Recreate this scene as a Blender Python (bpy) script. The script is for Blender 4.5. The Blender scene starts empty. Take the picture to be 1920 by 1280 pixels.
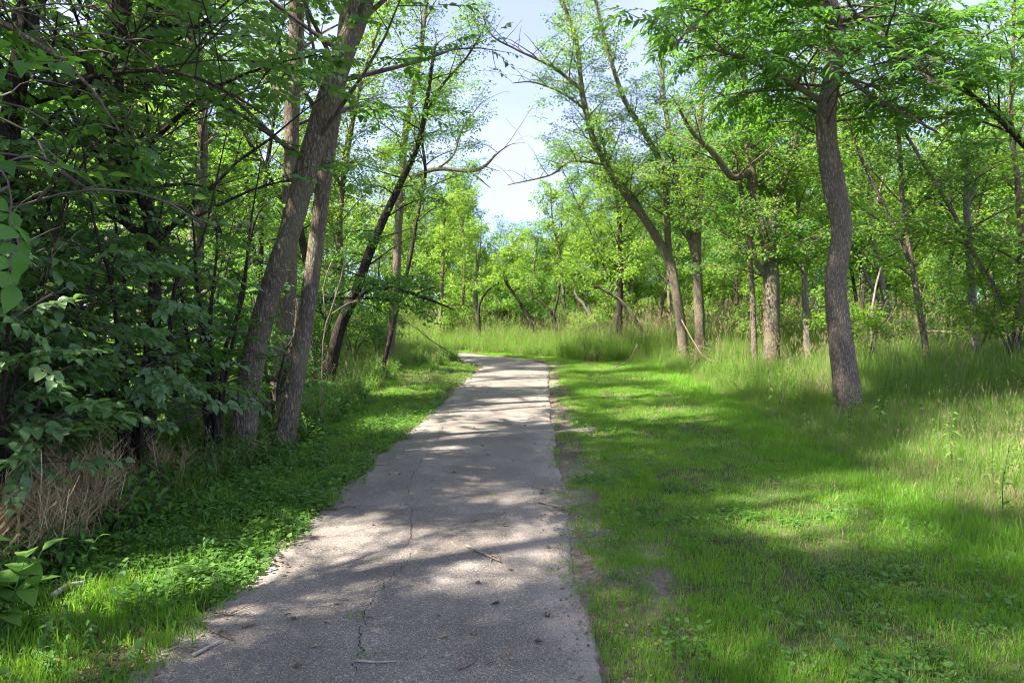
import bpy, math, random
import numpy as np
from mathutils import Vector, Matrix

# ------------------------------------------------------------------ camera, sky, sun, exposure
scene = bpy.context.scene
CAM_H, FPX, HORIZON = 1.70, 1280.0, 585.0          # eye height, focal length in photo pixels, horizon row
cam_d = bpy.data.cameras.new("camera")
cam_d.lens, cam_d.sensor_width = 24.0, 36.0
cam_d.shift_y = -(640.0 - HORIZON) / 1920.0
cam_d.clip_start, cam_d.clip_end = 0.05, 3000.0
cam = bpy.data.objects.new("camera", cam_d)
cam.location = (0, 0, CAM_H)
cam.rotation_euler = (math.radians(90), 0, 0)
scene.collection.objects.link(cam)
scene.camera = cam

SUN_ELEV = math.radians(50)
SUN_AZ = math.atan2(-0.90, -0.42)                   # clockwise from +Y: from the left, a little behind
SUN = Vector((math.sin(SUN_AZ) * math.cos(SUN_ELEV), math.cos(SUN_AZ) * math.cos(SUN_ELEV), math.sin(SUN_ELEV)))
world = bpy.data.worlds.new("World")
scene.world = world
world.use_nodes = True
wn, wl = world.node_tree.nodes, world.node_tree.links
wn.clear()
w_out = wn.new("ShaderNodeOutputWorld")
w_bg = wn.new("ShaderNodeBackground")
w_sky = wn.new("ShaderNodeTexSky")
w_sky.sky_type = 'NISHITA'
w_sky.sun_disc = False
w_sky.sun_elevation = SUN_ELEV
w_sky.sun_rotation = SUN_AZ
w_sky.air_density, w_sky.dust_density, w_sky.ozone_density = 0.13, 0.05, 1.0
# thin high cloud veil, the same all round the sky
w_tc = wn.new("ShaderNodeTexCoord")
w_map = wn.new("ShaderNodeMapping"); w_map.inputs['Scale'].default_value = (1.6, 1.6, 4.0)
w_no = wn.new("ShaderNodeTexNoise"); w_no.inputs['Scale'].default_value = 1.7; w_no.inputs['Detail'].default_value = 6
w_rmp = wn.new("ShaderNodeMapRange")
w_rmp.inputs['From Min'].default_value, w_rmp.inputs['From Max'].default_value = 0.38, 0.75
w_rmp.inputs['To Min'].default_value, w_rmp.inputs['To Max'].default_value = 0.45, 0.78
w_mix = wn.new("ShaderNodeMix"); w_mix.data_type = 'RGBA'
w_mix.inputs[7].default_value = (0.92, 0.98, 1.42, 1)
wl.new(w_tc.outputs['Generated'], w_map.inputs['Vector'])
wl.new(w_map.outputs[0], w_no.inputs['Vector'])
wl.new(w_no.outputs['Fac'], w_rmp.inputs['Value'])
wl.new(w_rmp.outputs[0], w_mix.inputs[0])
wl.new(w_sky.outputs[0], w_mix.inputs[6])
wl.new(w_mix.outputs[2], w_bg.inputs['Color'])
w_bg.inputs['Strength'].default_value = 0.13
wl.new(w_bg.outputs[0], w_out.inputs['Surface'])

sun_d = bpy.data.lights.new("sun", 'SUN')
sun_d.energy = 2.0
sun_d.angle = math.radians(1.0)
sun_d.color = (1.0, 0.95, 0.86)
sun = bpy.data.objects.new("sun", sun_d)
sun.rotation_euler = SUN.to_track_quat('Z', 'Y').to_euler()
scene.collection.objects.link(sun)

vs = scene.view_settings
vs.view_transform, vs.look, vs.gamma, vs.use_curve_mapping = 'Standard', 'None', 1.0, False
vs.exposure = 3.38
cy = scene.cycles
cy.max_bounces, cy.diffuse_bounces, cy.glossy_bounces, cy.transmission_bounces = 8, 7, 1, 7
cy.transparent_max_bounces = 4
cy.caustics_reflective = cy.caustics_refractive = False
cy.sample_clamp_indirect = 6.0
cy.use_denoising = True
cy.adaptive_threshold = 0.015
cy.filter_width = 1.1

COL = scene.collection
RNG = random.Random(7)
NR = np.random.default_rng(11)

# ------------------------------------------------------------------ helpers
def P(px, py, Y):
    """point at depth Y whose place in the photograph is (px, py)"""
    return np.array([(px - 960.0) / FPX * Y, Y, CAM_H - (py - HORIZON) / FPX * Y])

def project(p):
    """world -> photo pixel, for choosing which leaves are big enough to be parts"""
    y = max(p[1], 0.05)
    return 960 + p[0] / y * FPX, HORIZON - (p[2] - CAM_H) / y * FPX

_LAT = np.random.default_rng(3).random((256, 256))
def vnoise(x, y, wrapx=None):
    x = np.asarray(x, float); y = np.asarray(y, float)
    xi = np.floor(x).astype(int); yi = np.floor(y).astype(int)
    fx = x - xi; fy = y - yi
    fx = fx * fx * (3 - 2 * fx); fy = fy * fy * (3 - 2 * fy)
    w = wrapx or 256
    x0, x1, y0, y1 = (xi % w) % 256, ((xi + 1) % w) % 256, yi % 256, (yi + 1) % 256
    a = _LAT[x0, y0] * (1 - fx) + _LAT[x1, y0] * fx
    b = _LAT[x0, y1] * (1 - fx) + _LAT[x1, y1] * fx
    return a * (1 - fy) + b * fy
def fbm(x, y, o=3):
    x = np.asarray(x, float); y = np.asarray(y, float)
    s = 0.0; a = 0.5; t = 0.0
    for k in range(o):
        s = s + a * vnoise(x * 2 ** k + 17 * k, y * 2 ** k + 31 * k); t += a; a *= 0.5
    return s / t

# the path's centre line
PATH_C = np.array([(-1.75, -9), (-1.25, -4), (-0.93, -0.5), (-0.70, 3.1), (-0.51, 8.2), (-0.20, 15.0), (0.06, 20.0), (0.08, 21.9),
                   (-0.32, 23.4), (-1.4, 25.2), (-3.4, 27.6), (-7.0, 30.6), (-13.0, 34.0)], float)
HALF_W = 1.06
def catmull(pts, n_per):
    pts = np.asarray(pts, float)
    if len(pts) < 3:
        t = np.linspace(0, 1, n_per + 1)[:, None]
        return pts[0] * (1 - t) + pts[-1] * t
    e = np.vstack([2 * pts[0] - pts[1], pts, 2 * pts[-1] - pts[-2]])
    out = []
    for i in range(1, len(e) - 2):
        p0, p1, p2, p3 = e[i - 1], e[i], e[i + 1], e[i + 2]
        for t in np.linspace(0, 1, n_per, endpoint=False):
            out.append(0.5 * ((2 * p1) + (-p0 + p2) * t + (2 * p0 - 5 * p1 + 4 * p2 - p3) * t * t + (-p0 + 3 * p1 - 3 * p2 + p3) * t ** 3))
    out.append(e[-2])
    return np.array(out)
PATH_F = catmull(PATH_C, 8)
def path_sd(x, y):
    """signed distance to the path's centre line (right positive)"""
    x = np.asarray(x, float); y = np.asarray(y, float)
    best = np.full(x.shape, 1e9); sd = np.zeros(x.shape)
    for a, b in zip(PATH_F[:-1], PATH_F[1:]):
        d = b - a; L2 = d @ d
        t = np.clip(((x - a[0]) * d[0] + (y - a[1]) * d[1]) / L2, 0, 1)
        qx = x - (a[0] + t * d[0]); qy = y - (a[1] + t * d[1])
        dist = np.hypot(qx, qy)
        side = np.where(d[0] * qy - d[1] * qx > 0, -1.0, 1.0)
        m = dist < best
        best = np.where(m, dist, best); sd = np.where(m, side * dist, sd)
    return sd
def sstep(a, b, x):
    t = np.clip((np.asarray(x, float) - a) / (b - a), 0, 1)
    return t * t * (3 - 2 * t)
def gh(x, y, sd=None):
    x = np.asarray(x, float); y = np.asarray(y, float)
    if sd is None: sd = path_sd(x, y)
    a = np.abs(sd)
    h = sstep(1.1, 4.0, a) * ((fbm(x * .45 + 40, y * .45 + 9) - .5) * 0.22)
    h = h + sstep(3.0, 14.0, sd) * 0.30                       # the wood on the right stands slightly higher
    h = h - sstep(1.6, 5.0, -sd) * 0.10 * sstep(14, 7, y)     # shallow swale on the near left
    h = h + sstep(1.2, 3.2, -sd) * 0.24 * sstep(15, 21, y)    # bank inside the bend
    h = h + sstep(27, 40, y) * 0.25
    h = h + (fbm(x * 3.1, y * 3.1, 2) - .5) * 0.03 * sstep(1.0, 1.5, a)
    return h
def gh1(x, y): return float(gh(np.array([x]), np.array([y]))[0])
def mown_right(y): return np.interp(y, [0, 4, 9, 12.5, 17, 20, 24, 30], [3.7, 4.0, 3.9, 4.2, 4.1, 4.0, 3.0, 2.2])
def mown_left(y): return np.interp(y, [0, 4, 8, 12, 17, 20, 22.5, 30], [2.2, 2.2, 2.2, 2.4, 2.9, 2.7, 1.55, 1.5])

# ------------------------------------------------------------------ materials
def nodes(name):
    m = bpy.data.materials.new(name); m.use_nodes = True
    nt = m.node_tree; nt.nodes.clear()
    out = nt.nodes.new("ShaderNodeOutputMaterial")
    return m, nt.nodes, nt.links, out
def ramp(n, stops):
    r = n.new("ShaderNodeValToRGB")
    while len(r.color_ramp.elements) < len(stops): r.color_ramp.elements.new(0.5)
    for e, (p, c) in zip(r.color_ramp.elements, stops):
        e.position = p; e.color = (*c, 1)
    return r
def leaf_mat(name, dark, mid, light, trans, tfac=0.42, rough=0.42, spec=0.5, orw=0.38):
    m, n, l, out = nodes(name)
    at = n.new("ShaderNodeAttribute"); at.attribute_name = "rnd"
    oi = n.new("ShaderNodeObjectInfo")
    ad = n.new("ShaderNodeMath"); ad.operation = 'MULTIPLY_ADD'; ad.inputs[1].default_value = orw
    l.new(oi.outputs['Random'], ad.inputs[0])
    mu = n.new("ShaderNodeMath"); mu.operation = 'MULTIPLY'; mu.inputs[1].default_value = 1 - orw
    l.new(at.outputs['Fac'], mu.inputs[0]); l.new(mu.outputs[0], ad.inputs[2])
    r = ramp(n, [(0.08, dark), (0.5, mid), (0.92, light)])
    l.new(ad.outputs[0], r.inputs[0])
    b = n.new("ShaderNodeBsdfPrincipled")
    b.inputs['Roughness'].default_value = rough
    b.inputs['Specular IOR Level'].default_value = spec
    l.new(r.outputs[0], b.inputs['Base Color'])
    t = n.new("ShaderNodeBsdfTranslucent")
    mx = n.new("ShaderNodeMix"); mx.data_type = 'RGBA'; mx.inputs[0].default_value = 0.8
    l.new(r.outputs[0], mx.inputs[6]); mx.inputs[7].default_value = (*trans, 1)
    l.new(mx.outputs[2], t.inputs['Color'])
    s = n.new("ShaderNodeMixShader"); s.inputs[0].default_value = tfac
    l.new(b.outputs[0], s.inputs[1]); l.new(t.outputs[0], s.inputs[2]); l.new(s.outputs[0], out.inputs['Surface'])
    return m
def bark_mat(name, furrow, ridge, moss=None, scale=1.0, bump=0.9):
    m, n, l, out = nodes(name)
    tc = n.new("ShaderNodeTexCoord")
    mp = n.new("ShaderNodeMapping"); mp.inputs['Scale'].default_value = (34 * scale, 34 * scale, 7 * scale)
    l.new(tc.outputs['Object'], mp.inputs['Vector'])
    no0 = n.new("ShaderNodeTexNoise"); no0.inputs['Scale'].default_value = 1.4; no0.inputs['Detail'].default_value = 3
    l.new(mp.outputs[0], no0.inputs['Vector'])
    va = n.new("ShaderNodeVectorMath"); va.operation = 'MULTIPLY_ADD'; va.inputs[1].default_value = (1.4, 1.4, 1.4)
    l.new(no0.outputs['Color'], va.inputs[0]); l.new(mp.outputs[0], va.inputs[2])
    vo = n.new("ShaderNodeTexVoronoi"); vo.feature = 'DISTANCE_TO_EDGE'; vo.inputs['Scale'].default_value = 1.0
    l.new(va.outputs[0], vo.inputs['Vector'])
    no = n.new("ShaderNodeTexNoise"); no.inputs['Scale'].default_value = 3.0; no.inputs['Detail'].default_value = 6
    l.new(mp.outputs[0], no.inputs['Vector'])
    mr = n.new("ShaderNodeMapRange"); mr.inputs['From Max'].default_value = 0.32
    l.new(vo.outputs['Distance'], mr.inputs['Value'])
    mm = n.new("ShaderNodeMath"); mm.operation = 'MULTIPLY'
    l.new(mr.outputs[0], mm.inputs[0])
    mr2 = n.new("ShaderNodeMapRange"); mr2.inputs['From Min'].default_value, mr2.inputs['From Max'].default_value = .25, .7
    mr2.inputs['To Min'].default_value = 0.35
    l.new(no.outputs['Fac'], mr2.inputs['Value']); l.new(mr2.outputs[0], mm.inputs[1])
    r = ramp(n, [(0.0, furrow), (0.55, tuple((a + b) / 2 for a, b in zip(furrow, ridge))), (1.0, ridge)])
    l.new(mm.outputs[0], r.inputs[0])
    col = r.outputs[0]
    big = n.new("ShaderNodeTexNoise"); big.inputs['Scale'].default_value = 2.2; big.inputs['Detail'].default_value = 4
    l.new(tc.outputs['Object'], big.inputs['Vector'])
    if moss:
        mk = n.new("ShaderNodeMapRange"); mk.inputs['From Min'].default_value, mk.inputs['From Max'].default_value = .48, .68
        mk.inputs['To Max'].default_value = 0.6
        l.new(big.outputs['Fac'], mk.inputs['Value'])
        mx = n.new("ShaderNodeMix"); mx.data_type = 'RGBA'; mx.inputs[7].default_value = (*moss, 1)
        l.new(mk.outputs[0], mx.inputs[0]); l.new(col, mx.inputs[6]); col = mx.outputs[2]
    b = n.new("ShaderNodeBsdfPrincipled"); b.inputs['Roughness'].default_value = 0.9
    b.inputs['Specular IOR Level'].default_value = 0.15
    l.new(col, b.inputs['Base Color'])
    bp = n.new("ShaderNodeBump"); bp.inputs['Strength'].default_value = bump; bp.inputs['Distance'].default_value = 0.02
    l.new(mm.outputs[0], bp.inputs['Height']); l.new(bp.outputs[0], b.inputs['Normal'])
    l.new(b.outputs[0], out.inputs['Surface'])
    return m
def plain_mat(name, c1, c2, scale=12, rough=0.85):
    m, n, l, out = nodes(name)
    tc = n.new("ShaderNodeTexCoord")
    no = n.new("ShaderNodeTexNoise"); no.inputs['Scale'].default_value = scale; no.inputs['Detail'].default_value = 5
    l.new(tc.outputs['Object'], no.inputs['Vector'])
    r = ramp(n, [(0.3, c1), (0.7, c2)]); l.new(no.outputs['Fac'], r.inputs[0])
    b = n.new("ShaderNodeBsdfPrincipled"); b.inputs['Roughness'].default_value = rough
    b.inputs['Specular IOR Level'].default_value = 0.2
    l.new(r.outputs[0], b.inputs['Base Color'])
    bp = n.new("ShaderNodeBump"); bp.inputs['Strength'].default_value = 0.4; bp.inputs['Distance'].default_value = 0.004
    l.new(no.outputs['Fac'], bp.inputs['Height']); l.new(bp.outputs[0], b.inputs['Normal'])
    l.new(b.outputs[0], out.inputs['Surface'])
    return m

M = {}
M['leaf_dark'] = leaf_mat("leaf_dark", (.070, .145, .062), (.112, .208, .080), (.170, .272, .095), (.32, .58, .07), .40, .40, .5)
M['leaf_ash'] = leaf_mat("leaf_ash", (.036, .115, .024), (.064, .168, .032), (.112, .235, .042), (.22, .48, .04), .46, .48, .3)
M['leaf_bright'] = leaf_mat("leaf_bright", (.062, .155, .020), (.112, .232, .032), (.185, .310, .050), (.40, .62, .05), .50, .5, .25)
M['leaf_pale'] = leaf_mat("leaf_pale", (.120, .190, .045), (.180, .260, .065), (.25, .33, .095), (.42, .56, .09), .48, .5, .25)
M['grass'] = leaf_mat("grass_blade", (.095, .238, .021), (.158, .345, .030), (.262, .430, .058), (.37, .67, .045), .45, .55, .2, .14)
M['grass_tall'] = leaf_mat("tall_grass_blade", (.080, .175, .024), (.130, .250, .034), (.220, .330, .065), (.34, .56, .05), .42, .55, .25)
M['straw'] = leaf_mat("straw", (.22, .165, .085), (.32, .25, .14), (.44, .36, .22), (.40, .33, .18), .25, .7, .2)
M['stalk'] = leaf_mat("dry_stalk", (.32, .215, .105), (.48, .355, .19), (.66, .52, .32), (.24, .17, .09), .1, .8, .15)
M['clover'] = leaf_mat("clover_leaf", (.060, .150, .032), (.098, .215, .042), (.170, .300, .055), (.30, .54, .05), .40, .5, .3)
M['litter'] = leaf_mat("leaf_litter", (.12, .080, .045), (.24, .165, .095), (.42, .30, .17), (.2, .13, .06), .12, .8, .2)
M['bark'] = bark_mat("bark_grey", (.115, .086, .062), (.410, .325, .250), (.22, .22, .12))
M['bark_furrow'] = bark_mat("bark_furrowed", (.130, .098, .074), (.450, .360, .285), None, 1.15)
M['bark_dark'] = bark_mat("bark_dark", (.030, .023, .018), (.120, .093, .073))
M['bark_pale'] = bark_mat("bark_pale", (.15, .125, .10), (.42, .37, .31), None, .9, .6)
M['twig'] = plain_mat("twig_bark", (.06, .045, .035), (.15, .12, .095))
M['deadwood'] = plain_mat("deadwood", (.22, .185, .15), (.42, .37, .31), 20)
M['stick'] = plain_mat("stick_bark", (.13, .085, .055), (.30, .225, .165), 30)

# ------------------------------------------------------------------ mesh builder
class MB:
    def __init__(s): s.v = []; s.q = []; s.t = []; s.n = 0
    def tube(s, pts, rad, sides=6, cap=False, ridge=None):
        pts = np.asarray(pts, float); rad = np.asarray(rad, float); k = len(pts)
        tan = np.gradient(pts, axis=0); tan /= (np.linalg.norm(tan, axis=1)[:, None] + 1e-9)
        ref = np.array([1.0, 0, 0]) if abs(tan[:, 0]).mean() < 0.7 else np.array([0, 1.0, 0])
        u = ref - tan * (tan @ ref)[:, None]; u /= (np.linalg.norm(u, axis=1)[:, None] + 1e-9)
        w = np.cross(tan, u)
        th = np.linspace(0, 2 * math.pi, sides, endpoint=False)
        R = rad[:, None] * np.ones((1, sides))
        if ridge is not None: R = R * ridge(th, pts, rad)
        ring = pts[:, None, :] + R[:, :, None] * (np.cos(th)[None, :, None] * u[:, None, :] + np.sin(th)[None, :, None] * w[:, None, :])
        idx = s.n + np.arange(k * sides).reshape(k, sides)
        a = idx[:-1]; b = np.roll(idx, -1, axis=1)[:-1]; c = np.roll(idx, -1, axis=1)[1:]; d = idx[1:]
        s.v.append(ring.reshape(-1, 3)); s.q.append(np.stack([a, b, c, d], -1).reshape(-1, 4)); s.n += k * sides
        if cap:
            for r_, rev in ((0, True), (k - 1, False)):
                s.v.append(pts[r_][None]); ci = s.n; s.n += 1
                o = idx[r_]; o2 = np.roll(o, -1)
                t = np.stack([o2 if rev else o, o if rev else o2, np.full(sides, ci)], -1); s.t.append(t)
    def raw(s, v, quads=None, tris=None):
        v = np.asarray(v, float)
        if quads is not None and len(quads): s.q.append(np.asarray(quads, int) + s.n)
        if tris is not None and len(tris): s.t.append(np.asarray(tris, int) + s.n)
        s.v.append(v); s.n += len(v)
    def mesh(s, name, mat, origin=None, smooth=True):
        v = np.vstack(s.v)
        if origin is not None: v = v - np.asarray(origin)
        q = np.vstack(s.q) if s.q else np.zeros((0, 4), int)
        t = np.vstack(s.t) if s.t else np.zeros((0, 3), int)
        me = bpy.data.meshes.new(name)
        me.vertices.add(len(v)); me.vertices.foreach_set("co", v.astype(np.float32).ravel())
        loops = np.concatenate([q.ravel(), t.ravel()]).astype(np.int32)
        me.loops.add(len(loops)); me.loops.foreach_set("vertex_index", loops)
        starts = np.concatenate([np.arange(len(q)) * 4, len(q) * 4 + np.arange(len(t)) * 3]).astype(np.int32)
        me.polygons.add(len(starts)); me.polygons.foreach_set("loop_start", starts)
        if smooth: me.polygons.foreach_set("use_smooth", np.ones(len(starts), bool))
        for m in (mat if isinstance(mat, (list, tuple)) else [mat]): me.materials.append(m)
        me.update(calc_edges=True)
        return me
def link(name, data, parent=None, loc=None):
    o = bpy.data.objects.new(name, data); COL.objects.link(o)
    if parent is not None: o.parent = parent
    if loc is not None: o.location = loc
    return o
def tag(o, label=None, cat=None, group=None, kind=None):
    if label: o["label"] = label
    if cat: o["category"] = cat
    if group: o["group"] = group
    if kind: o["kind"] = kind
    return o
def empty(name, loc, label, cat, group=None):
    o = link(name, None, None, tuple(loc)); o.empty_display_size = 0.2
    return tag(o, label, cat, group)

# ------------------------------------------------------------------ leaf and blade templates (mesh data shared by many copies)
def leaf_geo(L, W, fold=0.25, droop=0.12, wide=0.38):
    """one ovate leaf along +X: two quads folded at the midrib"""
    z = W * fold
    v = np.array([(0, 0, 0), (wide * L, W / 2, z), (.74 * L, W * .33, z * .6 - droop * L * .5), (L, 0, -droop * L),
                  (wide * L, -W / 2, z), (.74 * L, -W * .33, z * .6 - droop * L * .5)], float)
    return v, [(0, 3, 2, 1), (0, 4, 5, 3)]
def rot_xyz(rx, ry, rz):
    return np.array(Matrix.Rotation(rz, 3, 'Z') @ Matrix.Rotation(ry, 3, 'Y') @ Matrix.Rotation(rx, 3, 'X'))
def leaf_geo_fine(L, W, fold=0.25, droop=0.12, bend=0.0):
    t = np.array([0, .14, .36, .62, .84, 1.0]); w = np.array([0, .62, 1.0, .74, .34, 0]) * W / 2
    zm = -droop * L * t ** 2 + .03 * L * np.sin(t * 3.14); y0 = bend * L * t ** 2
    mid = np.stack([t * L, y0, zm], -1); lf = np.stack([t * L, y0 + w, zm + w * fold * 1.6], -1); rt = np.stack([t * L, y0 - w, zm + w * fold * 1.6], -1)
    v = np.vstack([mid, lf[1:5], rt[1:5]]); Lx = [0, 6, 7, 8, 9, 5]; Rx = [0, 10, 11, 12, 13, 5]
    q = []; tr = [(0, 1, 6), (4, 5, 9), (0, 10, 1), (4, 13, 5)]
    for i in range(1, 4): q += [(i, i + 1, Lx[i + 1], Lx[i]), (i + 1, i, Rx[i], Rx[i + 1])]
    for a, b, c, d in q: tr += [(a, b, c), (a, c, d)]
    return v, tr
class Tmpl:
    def __init__(s): s.mb = MB(); s.r = []; s.mi = []; s.lt = []; s.lr = []; s.lm = []
    def leaf(s, at, L, W, rx, ry, rz, rnd, mi=0, **k):
        v, q = leaf_geo_fine(L, W, bend=random.Random(int(rnd * 1e6)).uniform(-.12, .12), **k)
        v = v @ rot_xyz(rx, ry, rz).T + np.asarray(at); a, b, c = np.array(q).T
        s.lt.append((v, q)); s.lr += [rnd] * len(q); s.lm += [mi] * len(q)
    def kite(s, at, L, W, rx, ry, rz, rnd, mi=0):
        v = np.array([(0, 0, 0), (.42 * L, W / 2, W * .2), (L, 0, -.1 * L), (.42 * L, -W / 2, W * .2)])
        s.lt.append((v @ rot_xyz(rx, ry, rz).T + np.asarray(at), [(0, 2, 1), (0, 3, 2)])); s.lr += [rnd] * 2; s.lm += [mi] * 2
    def stem(s, pts, r0, r1, mi=1, sides=3, rnd=.5):
        k = len(pts); s.mb.tube(pts, np.linspace(r0, r1, k), sides); n = (k - 1) * sides; s.r += [rnd] * n; s.mi += [mi] * n
    def done(s, name, mats, smooth=False):
        # quads come first, then triangles: reorder the per-face data the same way
        for v, q in s.lt: s.mb.raw(v, None, q)
        s.r += s.lr; s.mi += s.lm
        me = s.mb.mesh(name, mats, smooth=smooth)
        n = len(me.polygons)
        a = me.attributes.new("rnd", 'FLOAT', 'FACE')
        r = np.array((s.r + [.5] * n)[:n], np.float32); a.data.foreach_set("value", r)
        me.polygons.foreach_set("material_index", np.array((s.mi + [0] * n)[:n], np.int32))
        return me
def tmpl_obj(name, me):
    return bpy.data.objects.new(name, me)          # never linked to the scene: data for the scatter nodes only

def mk_blades(name, n, rad, L, W, lean, mats, seed, seg=3, heads=0, dry=0.0):
    """a tuft of grass, all strips emitted as triangles so that face data stays in order"""
    rg = random.Random(seed)
    V = []; T = []; R = []; MI = []; base = 0
    def strip(b, Lb, Wb, le, az, rnd, mi, seg):
        nonlocal base
        t = np.linspace(0, 1, seg + 1); ang = le * (0.25 + 1.0 * t); ds = Lb / seg
        h = np.concatenate([[0], np.cumsum(np.cos(ang[:-1]) * ds)]); d = np.concatenate([[0], np.cumsum(np.sin(ang[:-1]) * ds)])
        wd = Wb * .5 * (1 - t ** 1.8); ca, sa = math.cos(az), math.sin(az)
        tw = rg.uniform(-.9, .9); c2, s2 = math.cos(az + tw), math.sin(az + tw)
        Lp = np.stack([b[0] + d * ca - wd * s2, b[1] + d * sa + wd * c2, h], -1); Rp = np.stack([b[0] + d * ca + wd * s2, b[1] + d * sa - wd * c2, h], -1)
        V.append(np.vstack([Lp[:-1], Rp[:-1], Lp[-1:]]))
        for i in range(seg - 1):
            T.append((base + i, base + seg + i, base + i + 1)); T.append((base + i + 1, base + seg + i, base + seg + i + 1)); R.extend([rnd] * 2); MI.extend([mi] * 2)
        T.append((base + seg - 1, base + 2 * seg - 1, base + 2 * seg)); R.append(rnd); MI.append(mi)
        base += 2 * seg + 1
        return np.array([b[0] + d[-1] * ca, b[1] + d[-1] * sa, h[-1]])
    for _ in range(n):
        a, r = rg.uniform(0, 6.28), rad * math.sqrt(rg.random())
        isd = rg.random() < dry
        strip((r * math.cos(a), r * math.sin(a)), L * rg.uniform(.45, 1.1), W * rg.uniform(.7, 1.2), lean * rg.uniform(.2, 1.25), rg.uniform(0, 6.28), rg.random(), 1 if isd else 0, seg)
    for _ in range(heads):
        a, r = rg.uniform(0, 6.28), rad * math.sqrt(rg.random())
        b = (r * math.cos(a), r * math.sin(a)); az = rg.uniform(0, 6.28); le = rg.uniform(.1, .5)
        tip = strip(b, L * rg.uniform(1.1, 1.5), 0.0045, le, az, rg.random(), 1, 4)
        for k in range(9):
            o = tip - np.array([math.cos(az) * .012 * k * math.sin(le), math.sin(az) * .012 * k * math.sin(le), .014 * k])
            q = rg.uniform(0, 6.28); dx, dy = math.cos(q) * .016, math.sin(q) * .016
            V.append(np.array([o, o + (dx, dy, .012), o + (dx * .6, dy * .6, .03)])); T.append((base, base + 1, base + 2)); R.append(rg.random()); MI.append(1); base += 3
    mb = MB(); mb.v = V; mb.t = [np.array(T, int)]; mb.n = base
    me = mb.mesh(name, mats, smooth=False)
    at = me.attributes.new("rnd", 'FLOAT', 'FACE'); at.data.foreach_set("value", np.array(R, np.float32))
    me.polygons.foreach_set("material_index", np.array(MI, np.int32))
    return tmpl_obj(name, me)

SPLIT = {}
def mk_spray(name, n, L, ll, lw, mats, seed, droop=.1, flat=.5, stem_r=.0035):
    """twig along +X with alternate ovate leaves"""
    rg = random.Random(seed); T = Tmpl()
    xs = np.linspace(0, L, 5); wob = np.array([0, .02, -.02, .03, 0]) * L * 2
    line = np.stack([xs, wob * rg.choice((-1, 1)), -droop * (xs / L) ** 2 * L], -1)
    T.stem(line, stem_r, stem_r * .45)
    for i in range(n):
        t = (i + .6) / n; x = t * L
        at = np.array([np.interp(x, xs, line[:, 0]), np.interp(x, xs, line[:, 1]), np.interp(x, xs, line[:, 2])])
        side = 1 if i % 2 else -1
        yaw = side * rg.uniform(.5, 1.25) * (1 - .5 * t) if i < n - 1 else rg.uniform(-.2, .2)
        sc = rg.uniform(.6, 1.15)
        at = at + np.array([0, side * .008, rg.uniform(-.01, .01)])
        T.leaf(at, ll * sc, lw * sc, rg.uniform(-flat, flat), rg.uniform(-.15, .65), yaw, rg.random(), 0, fold=rg.uniform(.05, .3), droop=rg.uniform(.02, .25))
    leaves = list(zip(T.lt, T.lr[::16]))
    me = T.done(name, mats, True)
    sm = MB(); sm.tube(line, np.linspace(stem_r, stem_r * .45, 5), 5); lm = []
    for (v, q), r_ in leaves:
        b_ = MB(); b_.raw(v - v[0], None, q); m_ = b_.mesh("leaf", mats[0]); m_.attributes.new("rnd", 'FLOAT', 'FACE').data.foreach_set("value", np.full(len(q), r_, np.float32)); lm.append((m_, v[0].copy()))
    SPLIT[me.name] = (sm.mesh("twig", mats[1]), lm)
    return tmpl_obj(name, me)

def mk_pinnate(name, pairs, L, ll, lw, mats, seed):
    """compound leaf: opposite leaflets along a drooping stalk"""
    rg = random.Random(seed); T = Tmpl()
    xs = np.linspace(0, L, 6); line = np.stack([xs, 0 * xs, .10 * L * np.sin(xs / L * 3.14) - .22 * L * (xs / L) ** 2], -1)
    T.stem(line, .002, .001)
    for i in range(pairs):
        t = .25 + .72 * i / max(1, pairs - 1); x = t * L
        at = np.array([x, 0, np.interp(x, xs, line[:, 2])])
        for sd in (-1, 1):
            sc = (1 - .35 * abs(t - .6)) * rg.uniform(.8, 1.1)
            T.leaf(at, ll * sc, lw * sc, rg.uniform(-.3, .3), rg.uniform(.0, .5), sd * rg.uniform(.75, 1.15), rg.random(), 0, fold=.15, droop=rg.uniform(.05, .25))
    T.leaf((L, 0, line[-1][2]), ll, lw, 0, .4, 0, rg.random(), 0)
    return tmpl_obj(name, T.done(name, mats))

def mk_clump(name, n, rad, ll, lw, mats, seed, flat=.55, twigs=4):
    """clump of small leaves for the canopy further off"""
    rg = random.Random(seed); T = Tmpl()
    for i in range(twigs):
        a = rg.uniform(0, 6.28); e = rg.uniform(-.2, .5); d = np.array([math.cos(a) * math.cos(e), math.sin(a) * math.cos(e), math.sin(e) * flat])
        T.stem(np.array([(0, 0, 0), d * rad * .5 + (0, 0, .02), d * rad]), .006, .002)
    for i in range(n):
        while True:
            p = np.array([rg.uniform(-1, 1) for _ in range(3)])
            if .1 < p @ p < 1: break
        p = p * rad * np.array([1, 1, flat]); az = math.atan2(p[1], p[0]) + rg.uniform(-1, 1); sc = rg.uniform(.6, 1.2)
        T.kite(p, ll * sc, lw * sc, rg.uniform(-.7, .7), rg.uniform(-.3, .8), az, rg.random())
    return tmpl_obj(name, T.done(name, mats))

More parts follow.
